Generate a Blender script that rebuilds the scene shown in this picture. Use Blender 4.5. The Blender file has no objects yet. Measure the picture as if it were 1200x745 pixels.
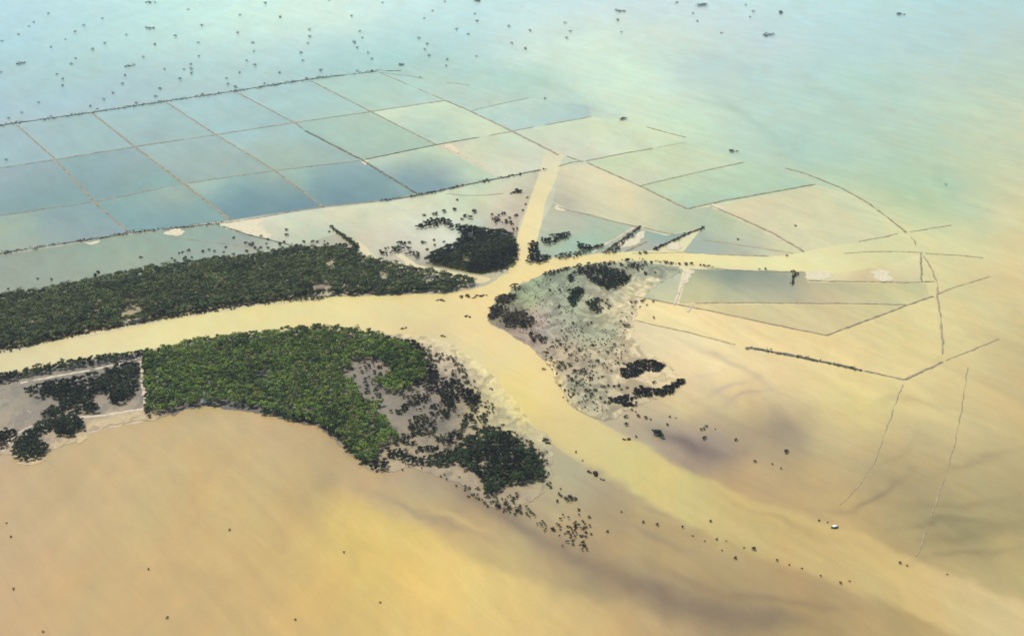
import bpy, math, random
import numpy as np
from mathutils import Vector
from mathutils.geometry import delaunay_2d_cdt

random.seed(7)
RNG = np.random.default_rng(11)
scene = bpy.context.scene
COL = scene.collection

# ------------------------------------------------------------------ camera
CAM_H = 600.0                 # flying height, metres
PITCH = math.radians(23.1)    # looking down
FOC = 1572.0 / 1200.0         # focal length / sensor width
cam_d = bpy.data.cameras.new("aerial_camera")
cam_d.sensor_width = 36.0
cam_d.lens = 36.0 * FOC
cam_d.clip_start = 1.0
cam_d.clip_end = 90000.0
cam = bpy.data.objects.new("aerial_camera", cam_d)
COL.objects.link(cam)
cam.location = (0, 0, CAM_H)
cam.rotation_euler = (math.radians(90) - PITCH, 0, 0)
scene.camera = cam

# ------------------------------------------------------------------ sky + sun
SUN_EL, SUN_AZ = math.radians(56), math.radians(-38)
world = bpy.data.worlds.new("World")
scene.world = world
world.use_nodes = True
wn = world.node_tree.nodes
sky = wn.new("ShaderNodeTexSky")
sky.sky_type = "NISHITA"
sky.sun_disc = False
sky.sun_elevation = SUN_EL
sky.sun_rotation = SUN_AZ
sky.air_density = 1.0
sky.dust_density = 1.5
sky.altitude = 100.0
world.node_tree.links.new(sky.outputs[0], wn["Background"].inputs[0])
wn["Background"].inputs[1].default_value = 0.1
sun_d = bpy.data.lights.new("sun", "SUN")
sun_d.energy = 3.6
sun_d.angle = math.radians(0.5)
sun_d.color = (1.0, 0.95, 0.87)
sun = bpy.data.objects.new("sun", sun_d)
COL.objects.link(sun)
sdir = Vector((math.sin(SUN_AZ) * math.cos(SUN_EL), math.cos(SUN_AZ) * math.cos(SUN_EL), math.sin(SUN_EL)))
sun.rotation_euler = sdir.to_track_quat("Z", "Y").to_euler()
sun.location = (0, 0, 900)

scene.render.engine = "CYCLES"
scene.view_settings.view_transform = "Standard"
scene.view_settings.look = "None"
scene.view_settings.exposure = 0.62
scene.view_settings.gamma = 1.0
scene.cycles.use_denoising = True
scene.cycles.filter_width = 1.7
scene.cycles.max_bounces = 4
scene.cycles.diffuse_bounces = 2
scene.cycles.volume_bounces = 0

# ------------------------------------------------------------------ ground coordinates
SP, CP = math.sin(PITCH), math.cos(PITCH)

def G(px, py):
    """ground point (metres, z = 0) surveyed from the photograph"""
    u = (np.asarray(px, float) - 600.0) / 1572.0
    v = (372.5 - np.asarray(py, float)) / 1572.0
    t = CAM_H / (SP - v * CP)
    return np.stack([u * t, (CP + v * SP) * t], -1)

def slant(y):
    return math.hypot(y, CAM_H)

def parse(s):
    out = []
    for e in s.replace("\n", ";").split(";"):
        e = e.split()
        if e:
            out.append([float(k) for k in e])
    return np.array(out)

def poly(s):
    a = parse(s)
    return G(a[:, 0], a[:, 1])

# smooth pseudo-noise over the ground, for wobbling shores and drifting silt
_NZ = np.random.default_rng(5)
_ND = [(_NZ.uniform(0, 6.283), _NZ.uniform(0, 6.283), _NZ.uniform(.7, 1.5)) for _ in range(24)]
def gnoise(x, y, scale, k=0):
    s = np.zeros_like(x, dtype=float)
    f, amp, tot = 1.0, 1.0, 0.0
    for i in range(8):
        a, ph, m = _ND[(i + k * 5) % 24]
        ph2 = ph + k * 1.7
        s += amp * np.sin((x * math.cos(a) + y * math.sin(a)) * 6.283 * f * m / scale + ph2 + 1.3 * np.sin((x * math.sin(a) - y * math.cos(a)) * 4.1 * f / scale + ph))
        tot += amp
        if i % 2:
            f *= 1.9
            amp *= 0.6
    return s / tot * 1.8

# silt and water base colour: smooth interpolation of samples back-solved through test renders (linear rgb)
KY = 0.42
class Field:
    def __init__(self, pts, smooth=2.0):
        p = G(pts[:, 0], pts[:, 1])
        self.p = np.stack([p[:, 0], p[:, 1] * KY], -1)
        self.c = pts[:, 2:5] / 1000.0
        n = len(pts)
        d = np.linalg.norm(self.p[:, None] - self.p[None], axis=2)
        A = np.zeros((n + 1, n + 1))
        A[:n, :n] = d - np.eye(n) * smooth
        A[:n, n] = 1
        A[n, :n] = 1
        b = np.zeros((n + 1, 3))
        b[:n] = self.c
        self.w = np.linalg.solve(A, b)
        self.lo, self.hi = self.c.min(0) * .9, self.c.max(0) * 1.05
    def __call__(self, xy, warp=0.0):
        xy = np.asarray(xy, float)
        q = xy.copy()
        if warp:
            q[:, 0] += warp * gnoise(xy[:, 0], xy[:, 1] * .6, 260, 1)
            q[:, 1] += warp * 1.6 * gnoise(xy[:, 0], xy[:, 1] * .6, 260, 2)
        q[:, 1] *= KY
        out = np.empty((len(q), 3))
        for i in range(0, len(q), 20000):
            d = np.linalg.norm(q[i:i + 20000, None] - self.p[None], axis=2)
            out[i:i + 20000] = d @ self.w[:-1] + self.w[-1]
        return np.clip(out, self.lo, self.hi)

# ------------------------------------------------------------------ materials
def new_mat(name):
    m = bpy.data.materials.new(name)
    m.use_nodes = True
    nt = m.node_tree
    b = nt.nodes["Principled BSDF"]
    return m, nt, b

def noise_node(nt, scale, detail=3, rough=.55, stretch=(1, 1, 1), dist=0.0):
    g = nt.nodes.new("ShaderNodeNewGeometry")
    mp = nt.nodes.new("ShaderNodeMapping")
    mp.inputs["Scale"].default_value = stretch
    n = nt.nodes.new("ShaderNodeTexNoise")
    n.inputs["Scale"].default_value = scale
    n.inputs["Detail"].default_value = detail
    n.inputs["Roughness"].default_value = rough
    n.inputs["Distortion"].default_value = dist
    nt.links.new(g.outputs["Position"], mp.inputs["Vector"])
    nt.links.new(mp.outputs[0], n.inputs["Vector"])
    return n

def remap(nt, sock, a, b, c, d):
    r = nt.nodes.new("ShaderNodeMapRange")
    for k, v in zip((1, 2, 3, 4), (a, b, c, d)):
        r.inputs[k].default_value = v
    nt.links.new(sock, r.inputs[0])
    return r.outputs[0]

def scaled(nt, csock, fsock):
    v = nt.nodes.new("ShaderNodeVectorMath")
    v.operation = "SCALE"
    nt.links.new(csock, v.inputs[0])
    nt.links.new(fsock, v.inputs["Scale"])
    return v.outputs[0]

def water_mat(name, rough=.3, spec=.5, streak=.05):
    m, nt, b = new_mat(name)
    at = nt.nodes.new("ShaderNodeAttribute")
    at.attribute_name = "col"
    n1 = noise_node(nt, .012, 5, .6, (1, .4, 1), 1.2)
    n2 = noise_node(nt, .07, 4, .65, (1, .4, 1), .8)
    c = scaled(nt, at.outputs["Color"], remap(nt, n1.outputs[0], .25, .75, 1 - streak, 1 + streak))
    c = scaled(nt, c, remap(nt, n2.outputs[0], .25, .75, 1 - streak * .5, 1 + streak * .5))
    # thin current lines and faint patches of different silt
    g = nt.nodes.new("ShaderNodeNewGeometry")
    mp = nt.nodes.new("ShaderNodeMapping")
    mp.vector_type = "TEXTURE"
    mp.inputs["Rotation"].default_value = (0, 0, math.radians(-54))
    mp.inputs["Scale"].default_value = (7, 1.3, 1)
    n3 = nt.nodes.new("ShaderNodeTexNoise")
    n3.inputs["Scale"].default_value = .055
    n3.inputs["Detail"].default_value = 6
    n3.inputs["Roughness"].default_value = .68
    n3.inputs["Distortion"].default_value = .9
    nt.links.new(g.outputs["Position"], mp.inputs["Vector"])
    nt.links.new(mp.outputs[0], n3.inputs["Vector"])
    c = scaled(nt, c, remap(nt, n3.outputs[0], .3, .7, 1 - streak * 1.1, 1 + streak * .9))
    n4 = noise_node(nt, .02, 4, .6, (1, .4, 1), .6)
    mx = nt.nodes.new("ShaderNodeMix")
    mx.data_type = "RGBA"
    mx.inputs[6].default_value = (1.03, .985, .95, 1)
    mx.inputs[7].default_value = (.97, 1.015, 1.05, 1)
    nt.links.new(remap(nt, n4.outputs[0], .35, .65, 0, 1), mx.inputs[0])
    mu = nt.nodes.new("ShaderNodeVectorMath")
    mu.operation = "MULTIPLY"
    nt.links.new(c, mu.inputs[0])
    nt.links.new(mx.outputs[2], mu.inputs[1])
    c = mu.outputs[0]
    nt.links.new(c, b.inputs["Base Color"])
    b.inputs["Roughness"].default_value = rough
    b.inputs["IOR"].default_value = 1.33
    b.inputs["Specular IOR Level"].default_value = spec
    w = noise_node(nt, .35, 3, .6)
    bp = nt.nodes.new("ShaderNodeBump")
    bp.inputs["Strength"].default_value = .25
    bp.inputs["Distance"].default_value = .25
    nt.links.new(w.outputs[0], bp.inputs["Height"])
    nt.links.new(bp.outputs[0], b.inputs["Normal"])
    return m

def mud_mat(name, film, pale, f_cut=.60, p_cut=.62):
    """silt coloured mud, with films of dark weed and dried pale crusts that have their own outlines"""
    m, nt, b = new_mat(name)
    at = nt.nodes.new("ShaderNodeAttribute")
    at.attribute_name = "col"
    n1 = noise_node(nt, .2, 5, .7, (1, .6, 1), .8)
    n2 = noise_node(nt, .05, 5, .65, (1, .6, 1), 1.0)
    n3 = noise_node(nt, .085, 5, .7, (1, .55, 1), .8)
    c = scaled(nt, at.outputs["Color"], remap(nt, n1.outputs[0], .3, .7, .78, 1.2))
    for n, cut, colr, amt in ((n3, p_cut, pale, .8), (n2, f_cut, film, .8)):
        mx = nt.nodes.new("ShaderNodeMix")
        mx.data_type = "RGBA"
        nt.links.new(c, mx.inputs[6])
        mu = nt.nodes.new("ShaderNodeVectorMath")
        mu.operation = "MULTIPLY"
        mu.inputs[1].default_value = colr
        nt.links.new(c, mu.inputs[0])
        nt.links.new(mu.outputs[0], mx.inputs[7])
        nt.links.new(remap(nt, n.outputs[0], cut - .04, cut + .06, 0, amt), mx.inputs[0])
        c = mx.outputs[2]
    nt.links.new(c, b.inputs["Base Color"])
    b.inputs["Roughness"].default_value = .6
    bp = nt.nodes.new("ShaderNodeBump")
    bp.inputs["Strength"].default_value = .4
    bp.inputs["Distance"].default_value = .3
    nt.links.new(n1.outputs[0], bp.inputs["Height"])
    nt.links.new(bp.outputs[0], b.inputs["Normal"])
    return m

def plain_mat(name, c, rough=.8, var=.25, scale=.5):
    m, nt, b = new_mat(name)
    rgb = nt.nodes.new("ShaderNodeRGB")
    rgb.outputs[0].default_value = (*c, 1)
    n = noise_node(nt, scale, 4, .65)
    s = scaled(nt, rgb.outputs[0], remap(nt, n.outputs[0], .3, .7, 1 - var, 1 + var))
    nt.links.new(s, b.inputs["Base Color"])
    b.inputs["Roughness"].default_value = rough
    return m

def leaf_mat(name):
    m, nt, b = new_mat(name)
    at = nt.nodes.new("ShaderNodeAttribute")
    at.attribute_name = "col"
    n = noise_node(nt, .035, 3, .6)
    c = scaled(nt, at.outputs["Color"], remap(nt, n.outputs[0], .3, .7, .75, 1.3))
    nt.links.new(c, b.inputs["Base Color"])
    b.inputs["Roughness"].default_value = .55
    b.inputs["Specular IOR Level"].default_value = .08
    return m

def bank_mat(name, veg, mud, cover):
    m, nt, b = new_mat(name)
    n = noise_node(nt, .12, 4, .7)
    f = remap(nt, n.outputs[0], cover - .08, cover + .08, 0, 1)
    mx = nt.nodes.new("ShaderNodeMix")
    mx.data_type = "RGBA"
    mx.inputs[6].default_value = (*veg, 1)
    mx.inputs[7].default_value = (*mud, 1)
    nt.links.new(f, mx.inputs[0])
    nt.links.new(mx.outputs[2], b.inputs["Base Color"])
    b.inputs["Roughness"].default_value = .85
    return m

M_FLOOD = water_mat("flood_water", .32, .5, .08)
M_POND = water_mat("pond_water", .28, .5, .09)
M_RIVER = water_mat("silty_river", .34, .5, .045)
M_MUD = mud_mat("wet_mud", (.5, .5, .45), (1.3, 1.28, 1.2), .54, .60)
M_MARSH = mud_mat("marsh_mud", (.46, .43, .34), (1.45, 1.38, 1.22), .50, .59)
M_LEAF = leaf_mat("leaves")
M_BARK = plain_mat("bark", (.05, .042, .033))
M_DIKE = bank_mat("dike_earth", (.10, .09, .048), (.22, .18, .105), .48)
M_DIKE_PALE = bank_mat("dike_pale_mud", (.16, .14, .09), (.40, .33, .23), .40)
M_DIKE_DARK = bank_mat("dike_overgrown", (.035, .042, .027), (.14, .12, .08), .54)
M_SUNK = bank_mat("dike_submerged", (.18, .143, .072), (.245, .19, .098), .5)
M_SAND = plain_mat("bare_sand", (.42, .375, .245), .9, .22, .3)

# ------------------------------------------------------------------ mesh helpers
def set_col(me, col):
    a = me.color_attributes.new("col", "FLOAT_COLOR", "POINT")
    c = np.ones((len(col), 4), np.float32)
    c[:, :3] = col
    a.data.foreach_set("color", c.ravel())

def link(name, me, mat=None, parent=None):
    o = bpy.data.objects.new(name, me)
    if mat:
        me.materials.append(mat)
    COL.objects.link(o)
    if parent:
        o.parent = parent
    return o

def tag(o, label=None, cat=None, group=None, kind=None):
    for k, v in (("label", label), ("category", cat), ("group", group), ("kind", kind)):
        if v:
            o[k] = v
    return o

def np_mesh(name, V, F, smooth=False):
    V = np.asarray(V, np.float32)
    F = np.asarray(F, np.int32)
    k = F.shape[1]
    me = bpy.data.meshes.new(name)
    me.vertices.add(len(V))
    me.vertices.foreach_set("co", V.ravel())
    me.loops.add(F.size)
    me.loops.foreach_set("vertex_index", F.ravel())
    me.polygons.add(len(F))
    me.polygons.foreach_set("loop_start", np.arange(0, F.size, k, dtype=np.int32))
    me.polygons.foreach_set("loop_total", np.full(len(F), k, np.int32))
    me.update(calc_edges=True)
    if smooth:
        me.polygons.foreach_set("use_smooth", np.ones(len(F), bool))
    return me

def inside(P, xy):
    r = np.zeros(len(xy), bool)
    x, y = xy[:, 0], xy[:, 1]
    n = len(P)
    for i in range(n):
        x1, y1 = P[i]
        x2, y2 = P[(i + 1) % n]
        if y1 == y2:
            continue
        c = (y1 > y) != (y2 > y)
        r ^= c & (x < (x2 - x1) * (y - y1) / (y2 - y1) + x1)
    return r

def resample(P, step, closed=False, curve=False):
    P = [np.array(p) for p in P]
    if curve:
        n = len(P)
        out = []
        rng = range(n if closed else n - 1)
        for i in rng:
            p1, p2 = P[i], P[(i + 1) % n]
            p0 = P[i - 1] if (closed or i > 0) else p1
            p3 = P[(i + 2) % n] if (closed or i + 2 < n) else p2
            for t in np.linspace(0, 1, 8, endpoint=False):
                out.append(.5 * ((2 * p1) + (p2 - p0) * t + (2 * p0 - 5 * p1 + 4 * p2 - p3) * t * t + (3 * p1 - p0 - 3 * p2 + p3) * t ** 3))
        if not closed:
            out.append(P[-1])
        P = out
    Q = P + ([P[0]] if closed else [])
    Q = np.array(Q)
    L = np.r_[0, np.cumsum(np.linalg.norm(np.diff(Q, axis=0), axis=1))]
    n = max(2, int(L[-1] / step) + 1)
    t = np.linspace(0, L[-1], n + 1)
    R = np.stack([np.interp(t, L, Q[:, 0]), np.interp(t, L, Q[:, 1])], -1)
    return R[:-1] if closed else R

def wobble(P, amp, scale, k=0):
    Q = P.copy()
    Q[:, 0] += amp * gnoise(P[:, 0], P[:, 1], scale, k)
    Q[:, 1] += amp * 1.5 * gnoise(P[:, 0], P[:, 1], scale, k + 1)
    return Q

def sheet(name, P, z, field, mat, step=8.0, bstep=5.0, wob=0.0, curve=False, warp=0.0, swell=0.0, blend=None):
    B = resample(P, bstep, True, curve)
    if wob:
        B = wobble(B, wob, 26.0, 3)
    lo, hi = B.min(0), B.max(0)
    gx, gy = np.meshgrid(np.arange(lo[0], hi[0], step), np.arange(lo[1], hi[1], step))
    I = np.stack([gx.ravel(), gy.ravel()], -1)
    I += RNG.uniform(-.3, .3, I.shape) * step
    I = I[inside(B, I)]
    A = np.r_[B, I]
    nb = len(B)
    vs, es, fs, *_ = delaunay_2d_cdt([Vector(p) for p in A], [], [list(range(nb))], 1, .02)
    xy = np.array([(v.x, v.y) for v in vs])
    V = np.zeros((len(xy), 3))
    V[:, :2] = xy
    V[:, 2] = z
    if swell:
        V[:, 2] += swell * np.clip(.5 + .8 * gnoise(xy[:, 0], xy[:, 1], 45, 4), 0, 1.3)
    fs = [f for f in fs if len(f) == 3]
    F = np.array(fs)
    a, b, c = xy[F[:, 0]], xy[F[:, 1]], xy[F[:, 2]]
    neg = ((b - a)[:, 0] * (c - a)[:, 1] - (b - a)[:, 1] * (c - a)[:, 0]) < 0
    F[neg] = F[neg][:, ::-1]
    me = np_mesh(name, V, F, True)
    C = field(xy, warp)
    if blend:
        g, w = blend(xy)
        C = C * (1 - w[:, None]) + g * w[:, None]
    set_col(me, C)
    return tag(link(name, me, mat), kind="structure")

# ------------------------------------------------------------------ water
T_FLOOD = parse("""0 0 216 363 357;100 0 248 385 350;200 0 277 450 356;300 0 347 488 372;400 0 380 479 373;500 0 323 455 399;600 0 313 443 388;700 0 345 435 389;800 0 339 423 378;900 0 312 432 377;1000 0 284 419 364;1100 0 257 396 352;1200 0 255 375 331;-150 0 216 363 357;1350 0 255 375 331;-150 60 186 318 300;1350 60 283 350 265;-150 140 172 265 255;1350 150 342 355 202;1350 250 396 339 149;1350 400 335 260 100;1350 560 237 180 67;1350 720 369 274 104;0 50 185 326 308;60 50 208 347 320;150 50 238 376 306;250 50 280 409 319;350 50 288 400 328;450 50 239 377 315;550 50 255 379 325;620 50 350 435 334;700 50 387 456 319;800 50 347 412 297;900 50 313 393 339;1000 50 272 390 336;1100 50 261 368 307;1200 50 282 349 264;320 18 352 488 353;400 25 351 465 343;0 90 182 294 276;80 90 181 292 251;150 90 195 294 268;250 85 210 320 270;380 70 209 338 286;450 78 195 336 261;560 80 231 348 264;600 90 240 358 258;640 75 323 431 299;700 80 378 467 322;740 80 380 482 307;800 75 304 382 304;860 80 279 362 293;950 80 263 361 292;1000 90 256 378 277;1100 90 286 361 261;1200 100 295 362 227;520 75 238 348 264;610 70 341 424 325;640 90 263 378 261;660 92 331 421 284;620 105 247 349 244;660 112 287 362 264;700 110 349 433 287;690 125 279 354 265;500 100 246 340 243;560 112 271 352 255;0 125 171 263 253;60 125 178 272 262;760 130 371 448 275;830 120 331 412 278;880 130 281 372 267;950 130 273 371 266;1050 130 279 362 250;1150 130 305 374 223;1200 140 342 355 200;780 110 368 445 306;800 95 305 383 297;850 110 305 383 282;750 145 371 426 251;800 140 351 437 267;850 150 304 382 255;920 175 242 334 238;890 160 272 362 246;960 190 242 334 225;1020 180 263 343 219;1080 190 264 338 193;1120 220 257 329 183;1150 190 315 347 178;1200 190 342 347 181;820 175 315 395 230;880 185 279 353 228;1020 230 306 348 177;1080 240 265 330 151;1130 250 297 348 184;1180 250 396 367 170;1200 250 396 348 149;970 205 273 347 195;1130 290 404 367 155;1180 290 413 349 143;1130 330 401 349 142;1190 330 411 323 130;1080 380 417 349 136;1150 380 389 323 125;1200 380 362 282 108;1090 280 414 386 167;1000 470 449 357 115;1080 460 431 340 132;1150 450 367 283 110;1200 450 342 261 100;850 430 482 375 171;800 480 384 299 126;900 460 403 299 138;860 480 328 247 96;820 430 482 375 183;780 400 485 384 194;950 440 471 357 142;760 520 260 205 116;800 518 185 136 94;830 540 171 127 77;780 500 246 192 109;850 525 200 152 90;900 510 219 173 91;930 510 200 156 81;900 490 259 197 95;960 520 295 236 100;1000 520 332 257 106;1060 510 325 250 105;1120 520 317 250 101;1200 520 301 236 91;830 510 213 163 99;880 560 291 205 80;950 560 298 211 77;1000 560 277 199 76;1060 560 230 174 70;1120 570 257 198 76;1200 570 244 186 72;840 560 244 176 82;1000 600 298 212 72;1030 580 236 170 68;1060 600 250 193 70;1130 620 201 164 62;1200 610 219 175 66;1100 640 258 200 76;1180 640 278 218 77;940 600 312 212 72;720 525 381 300 108;780 552 363 285 96;850 600 352 264 82;920 640 342 244 75;1000 670 334 232 73;1080 690 351 252 82;1150 720 376 273 96;1200 740 385 281 110;1000 700 278 196 76;760 560 362 285 96;820 600 344 257 81;780 700 180 127 61;850 720 159 114 55;700 655 207 151 67;640 622 219 155 73;560 575 212 154 74;600 600 200 144 71;900 700 225 157 60;900 665 276 189 67;850 645 290 206 70;780 625 277 200 72;750 595 284 212 79;720 565 251 193 87;690 540 247 216 103;740 660 238 172 72;800 670 237 167 65;0 540 277 193 83;50 600 297 200 75;0 650 297 196 74;0 745 284 180 64;100 700 304 202 66;200 745 305 197 65;150 600 312 218 76;200 500 307 216 77;100 530 299 210 75;250 550 312 217 69;300 600 327 231 73;300 700 326 220 67;350 540 298 210 72;380 565 262 186 64;330 520 314 217 83;400 600 373 264 67;440 600 398 284 64;480 630 413 292 63;540 680 441 315 85;400 690 380 258 65;450 720 381 265 70;600 700 415 294 89;650 720 391 273 89;700 740 352 247 88;500 600 375 271 82;550 625 313 225 77;600 655 313 232 79;650 690 292 214 80;460 570 278 200 89;420 560 299 212 89;500 582 237 176 80;760 735 285 197 78;850 748 215 153 72;950 720 213 147 54;950 745 258 185 64;1050 725 251 173 59;540 600 225 165 76;480 560 237 170 78;430 640 388 270 59;350 640 341 238 68;660 552 241 211 108;700 577 202 169 86;732 597 219 170 80;680 602 251 188 81;650 602 286 219 95;720 642 243 172 68;630 570 259 205 92;610 612 244 183 81;660 640 245 183 79;900 575 277 194 81;960 600 284 206 79;850 560 236 164 74;800 548 183 137 83;-150 560 284 188 80;-150 740 283 180 64;300 800 319 209 66;600 800 383 267 86;900 800 258 179 64;1200 800 377 274 109""")
T_RIVER = parse("""-60 425 369 307 129;0 415 378 323 151;100 395 426 357 155;200 378 446 385 148;300 368 457 389 141;400 362 458 380 143;500 365 462 367 140;560 375 472 362 141;540 400 470 353 144;600 420 473 366 140;640 460 470 365 132;680 500 399 308 103;620 480 478 365 91;650 515 373 300 107;600 470 449 357 100;590 450 461 374 126;545 415 424 357 145;520 402 379 323 144;575 440 432 357 142;590 335 491 376 131;480 388 426 332 137;720 525 381 300 108;620 500 367 307 111;740 540 380 300 105""")
T_CANAL = parse("""640 178 389 366 218;638 190 439 386 204;625 240 488 396 161;612 290 495 386 155;605 318 492 376 134;700 302 494 405 151;800 304 493 415 157;900 309 472 424 184;960 302 483 434 197;1030 305 493 434 184;650 312 493 395 146;1000 296 484 425 176;955 315 492 424 165""")
T_WEST = parse("""430 303 432 376 212;480 310 452 395 227;520 317 451 386 206;560 325 471 376 173""")
WAKES = [
    ("500 552;560 582;600 608;640 636;690 664;760 692;830 711;900 727;980 742", 9, (142, 101, 53), 0.8),
    ("560 570;620 604;680 640;760 668;860 690;960 704", 6, (213, 156, 70), 0.5),
    ("745 502;785 512;822 531;848 538;872 530", 11, (79, 51, 34), 0.7),
    ("900 478;930 500;950 514", 9, (158, 114, 66), 0.5),
    ("875 508;915 500;950 494", 12, (164, 124, 75), 0.6),
    ("950 602;1000 596;1040 576;1076 545", 3, (138, 99, 43), 0.55),
    ("1050 642;1130 624;1210 604", 7, (145, 118, 40), 0.5),
    ("1040 604;1120 592;1210 586", 4, (160, 126, 45), 0.4),
    ("800 436;848 466;872 500", 7, (292, 219, 144), 0.5),
    ("390 586;465 624;540 672;630 708", 9, (434, 322, 91), 0.35),
    ("345 522;400 560;480 592;560 622;640 658", 7, (257, 182, 77), 0.5),
    ("830 105;895 150;955 195", 14, (218, 306, 217), 0.6),
    ("600 66;660 76;705 102;770 146", 11, (387, 457, 323), 0.5),
    ("590 82;650 98;690 120", 9, (217, 337, 234), 0.5),
    ("760 575;840 612;930 655;1010 676;1090 700;1210 735", 10, (352, 259, 96), 0.35),
    ("700 590;790 628;900 674;1000 700", 7, (237, 167, 71), 0.4),
    ("880 560;960 575;1030 560", 5, (256, 181, 75), 0.4),
    ("840 490;880 470;930 460", 5, (366, 276, 115), 0.4),
    ("790 400;850 420;900 450;940 490", 3.5, (334, 260, 142), 0.64),
    ("800 470;850 455;890 440", 3, (293, 225, 143), 0.72),
    ("825 482;880 462;920 452", 3, (270, 205, 133), 0.72),
    ("780 455;830 440;870 425", 3, (404, 315, 171), 0.64),
    ("1080 560;1140 540;1210 530", 4, (211, 157, 65), 0.64),
    ("1040 620;1100 610;1180 612", 3, (140, 113, 39), 0.72),
    ("1060 660;1120 648;1210 640", 3, (184, 144, 56), 0.72),
    ("1020 560;1060 530;1080 500", 3, (224, 168, 68), 0.64),
    ("700 600;760 630;840 660", 3, (195, 140, 69), 0.72),
    ("760 660;840 690;930 705;1010 715", 4, (179, 122, 51), 0.8),
    ("480 590;540 615;600 640", 3, (344, 258, 90), 0.8),
    ("420 575;500 605;580 640", 3, (212, 155, 72), 0.72),
    ("600 560;650 590;700 620", 3, (219, 170, 83), 0.72),
    ("900 400;960 430;1010 460", 4, (493, 393, 171), 0.64),
    ("1000 480;1060 470;1130 480", 5, (292, 219, 73), 0.48),
    ("860 590;930 615;990 640", 2.5, (255, 182, 60), 0.8),
    ("700 555;760 592;830 628", 2.5, (238, 176, 80), 0.8),
    ("100 560;220 545;330 560", 4, (345, 245, 99), 0.3),
    ("60 690;200 670;330 690", 5, (276, 184, 61), 0.3),
]
LOWRIVER = T_RIVER[(T_RIVER[:, 0] > 700) & (T_RIVER[:, 1] > 495)]
def seg_dist(xy, P):
    d = np.full(len(xy), 1e9)
    for a, b in zip(P[:-1], P[1:]):
        v = b - a
        t = np.clip(((xy - a) @ v) / (v @ v), 0, 1)
        d = np.minimum(d, np.linalg.norm(xy - a - t[:, None] * v, axis=1))
    return d

PLUME_P, YELLOW_P = poly("690 488;740 511;790 543;840 566;900 588;960 611;1000 625;1060 650;1130 680;1260 735;1260 800;1130 748;1050 707;980 682;900 656;850 636;800 606;750 580;714 561;690 547;636 510"), poly("330 545;400 578;460 603;540 645;600 672;680 697;740 714;800 728;900 750;900 840;250 840;180 700;230 600")
T_PLUME = parse("""640 495 400 316 112;690 505 399 316 112;720 530 381 307 104;760 555 363 299 92;800 577 353 277 89;865 602 329 250 81;920 634 335 244 79;980 657 335 239 80;1050 682 351 258 85;1150 720 386 289 122;1220 750 387 289 127;660 520 373 300 108""")
_g = G(T_FLOOD[:, 0], T_FLOOD[:, 1])
_iny = inside(YELLOW_P, _g)
_left = (T_FLOOD[:, 0] < 420) & (T_FLOOD[:, 1] > 500)
_inp = inside(PLUME_P, _g)
flood_field = Field(T_FLOOD[~(_inp | (_iny & (T_FLOOD[:, 0] > 400)))])
yellow_field = Field(T_FLOOD[_iny | _left])
plume_field = Field(T_PLUME, .5)

def edge_weight(xy, P, D):
    d = seg_dist(xy * [1, KY], np.r_[P, P[:1]] * [1, KY])
    d = np.where(inside(P, xy), d, -d)
    w = np.clip(.5 + d / (2 * D), 0, 1)
    return w * w * (3 - 2 * w)

def flood(xy, warp=0.0):
    """silt in the open flood: the broad field, then the narrow drifts of clearer or muddier water"""
    C = flood_field(xy, warp)
    w_xy = xy + np.stack([4 * gnoise(xy[:, 0], xy[:, 1] * .6, 90, 5), 8 * gnoise(xy[:, 0], xy[:, 1] * .6, 90, 6)], -1)
    for Pz, fz, D in ((YELLOW_P, yellow_field, 5), (PLUME_P, plume_field, 3.5)):
        w = edge_weight(w_xy, Pz, D)[:, None]
        m = w[:, 0] > 0
        if m.any():
            C[m] = C[m] * (1 - w[m]) + fz(xy[m], warp) * w[m]
    q = xy + np.stack([5 * gnoise(xy[:, 0], xy[:, 1] * .6, 120, 3), 9 * gnoise(xy[:, 0], xy[:, 1] * .6, 120, 4)], -1)
    q = q * [1, KY]
    for pl, w, c, s in WAKES:
        P = resample(poly(pl), 25, False, True) * [1, KY]
        k = s * np.exp(-(seg_dist(q, P) / (.72 * w)) ** 2)
        L = np.minimum(np.linalg.norm(q - P[0], axis=1), np.linalg.norm(q - P[-1], axis=1))
        k *= np.clip(L / 45, .25, 1)
        C = C * (1 - k[:, None]) + np.array(c) / 1000 * k[:, None]
    return C
river = Field(np.r_[T_RIVER, T_PLUME])
canal = Field(T_CANAL)
west = Field(T_WEST)

# seabed far out to the horizon, under the water
S = 30000.0
bed = tag(link("seabed", np_mesh("seabed", [(-S, -S, -2.2), (S, -S, -2.2), (S, S, -2.2), (-S, S, -2.2)], [(0, 1, 2, 3)]),
               plain_mat("seabed_mud", (.22, .22, .16), .5, .1, .002)), kind="structure")

ys = [150.0]
while ys[-1] < 5200:
    ys.append(ys[-1] + max(1.6, 1.5 * (ys[-1] ** 2 + CAM_H ** 2) / (CAM_H * 1572)))
ys += [5600, 6200, 7000, 8500, 11000, 15000, 22000, 29000]
ys = [-29000, -8000, -2000, -400, -50] + ys
ys = np.array(ys)
NX = 520
U = np.linspace(-1.0, 1.0, NX) * .62
gx = U[None, :] * np.maximum(np.abs(ys), 500)[:, None]
gx[:, 0] = np.minimum(gx[:, 0], -29000)
gx[:, -1] = np.maximum(gx[:, -1], 29000)
gy = np.repeat(ys[:, None], NX, 1)
xy = np.stack([gx.ravel(), gy.ravel()], -1)
near = np.clip(xy, [-3000, 300], [3000, 5000])
Cf = flood(near, 6.0)
V = np.c_[xy, np.zeros(len(xy))]
idx = np.arange(len(xy)).reshape(gx.shape)
F = np.stack([idx[:-1, :-1], idx[:-1, 1:], idx[1:, 1:], idx[1:, :-1]], -1).reshape(-1, 4)
me = np_mesh("flood_water", V, F, True)
set_col(me, Cf)
tag(link("flood_water", me, M_FLOOD), kind="structure")

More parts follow.
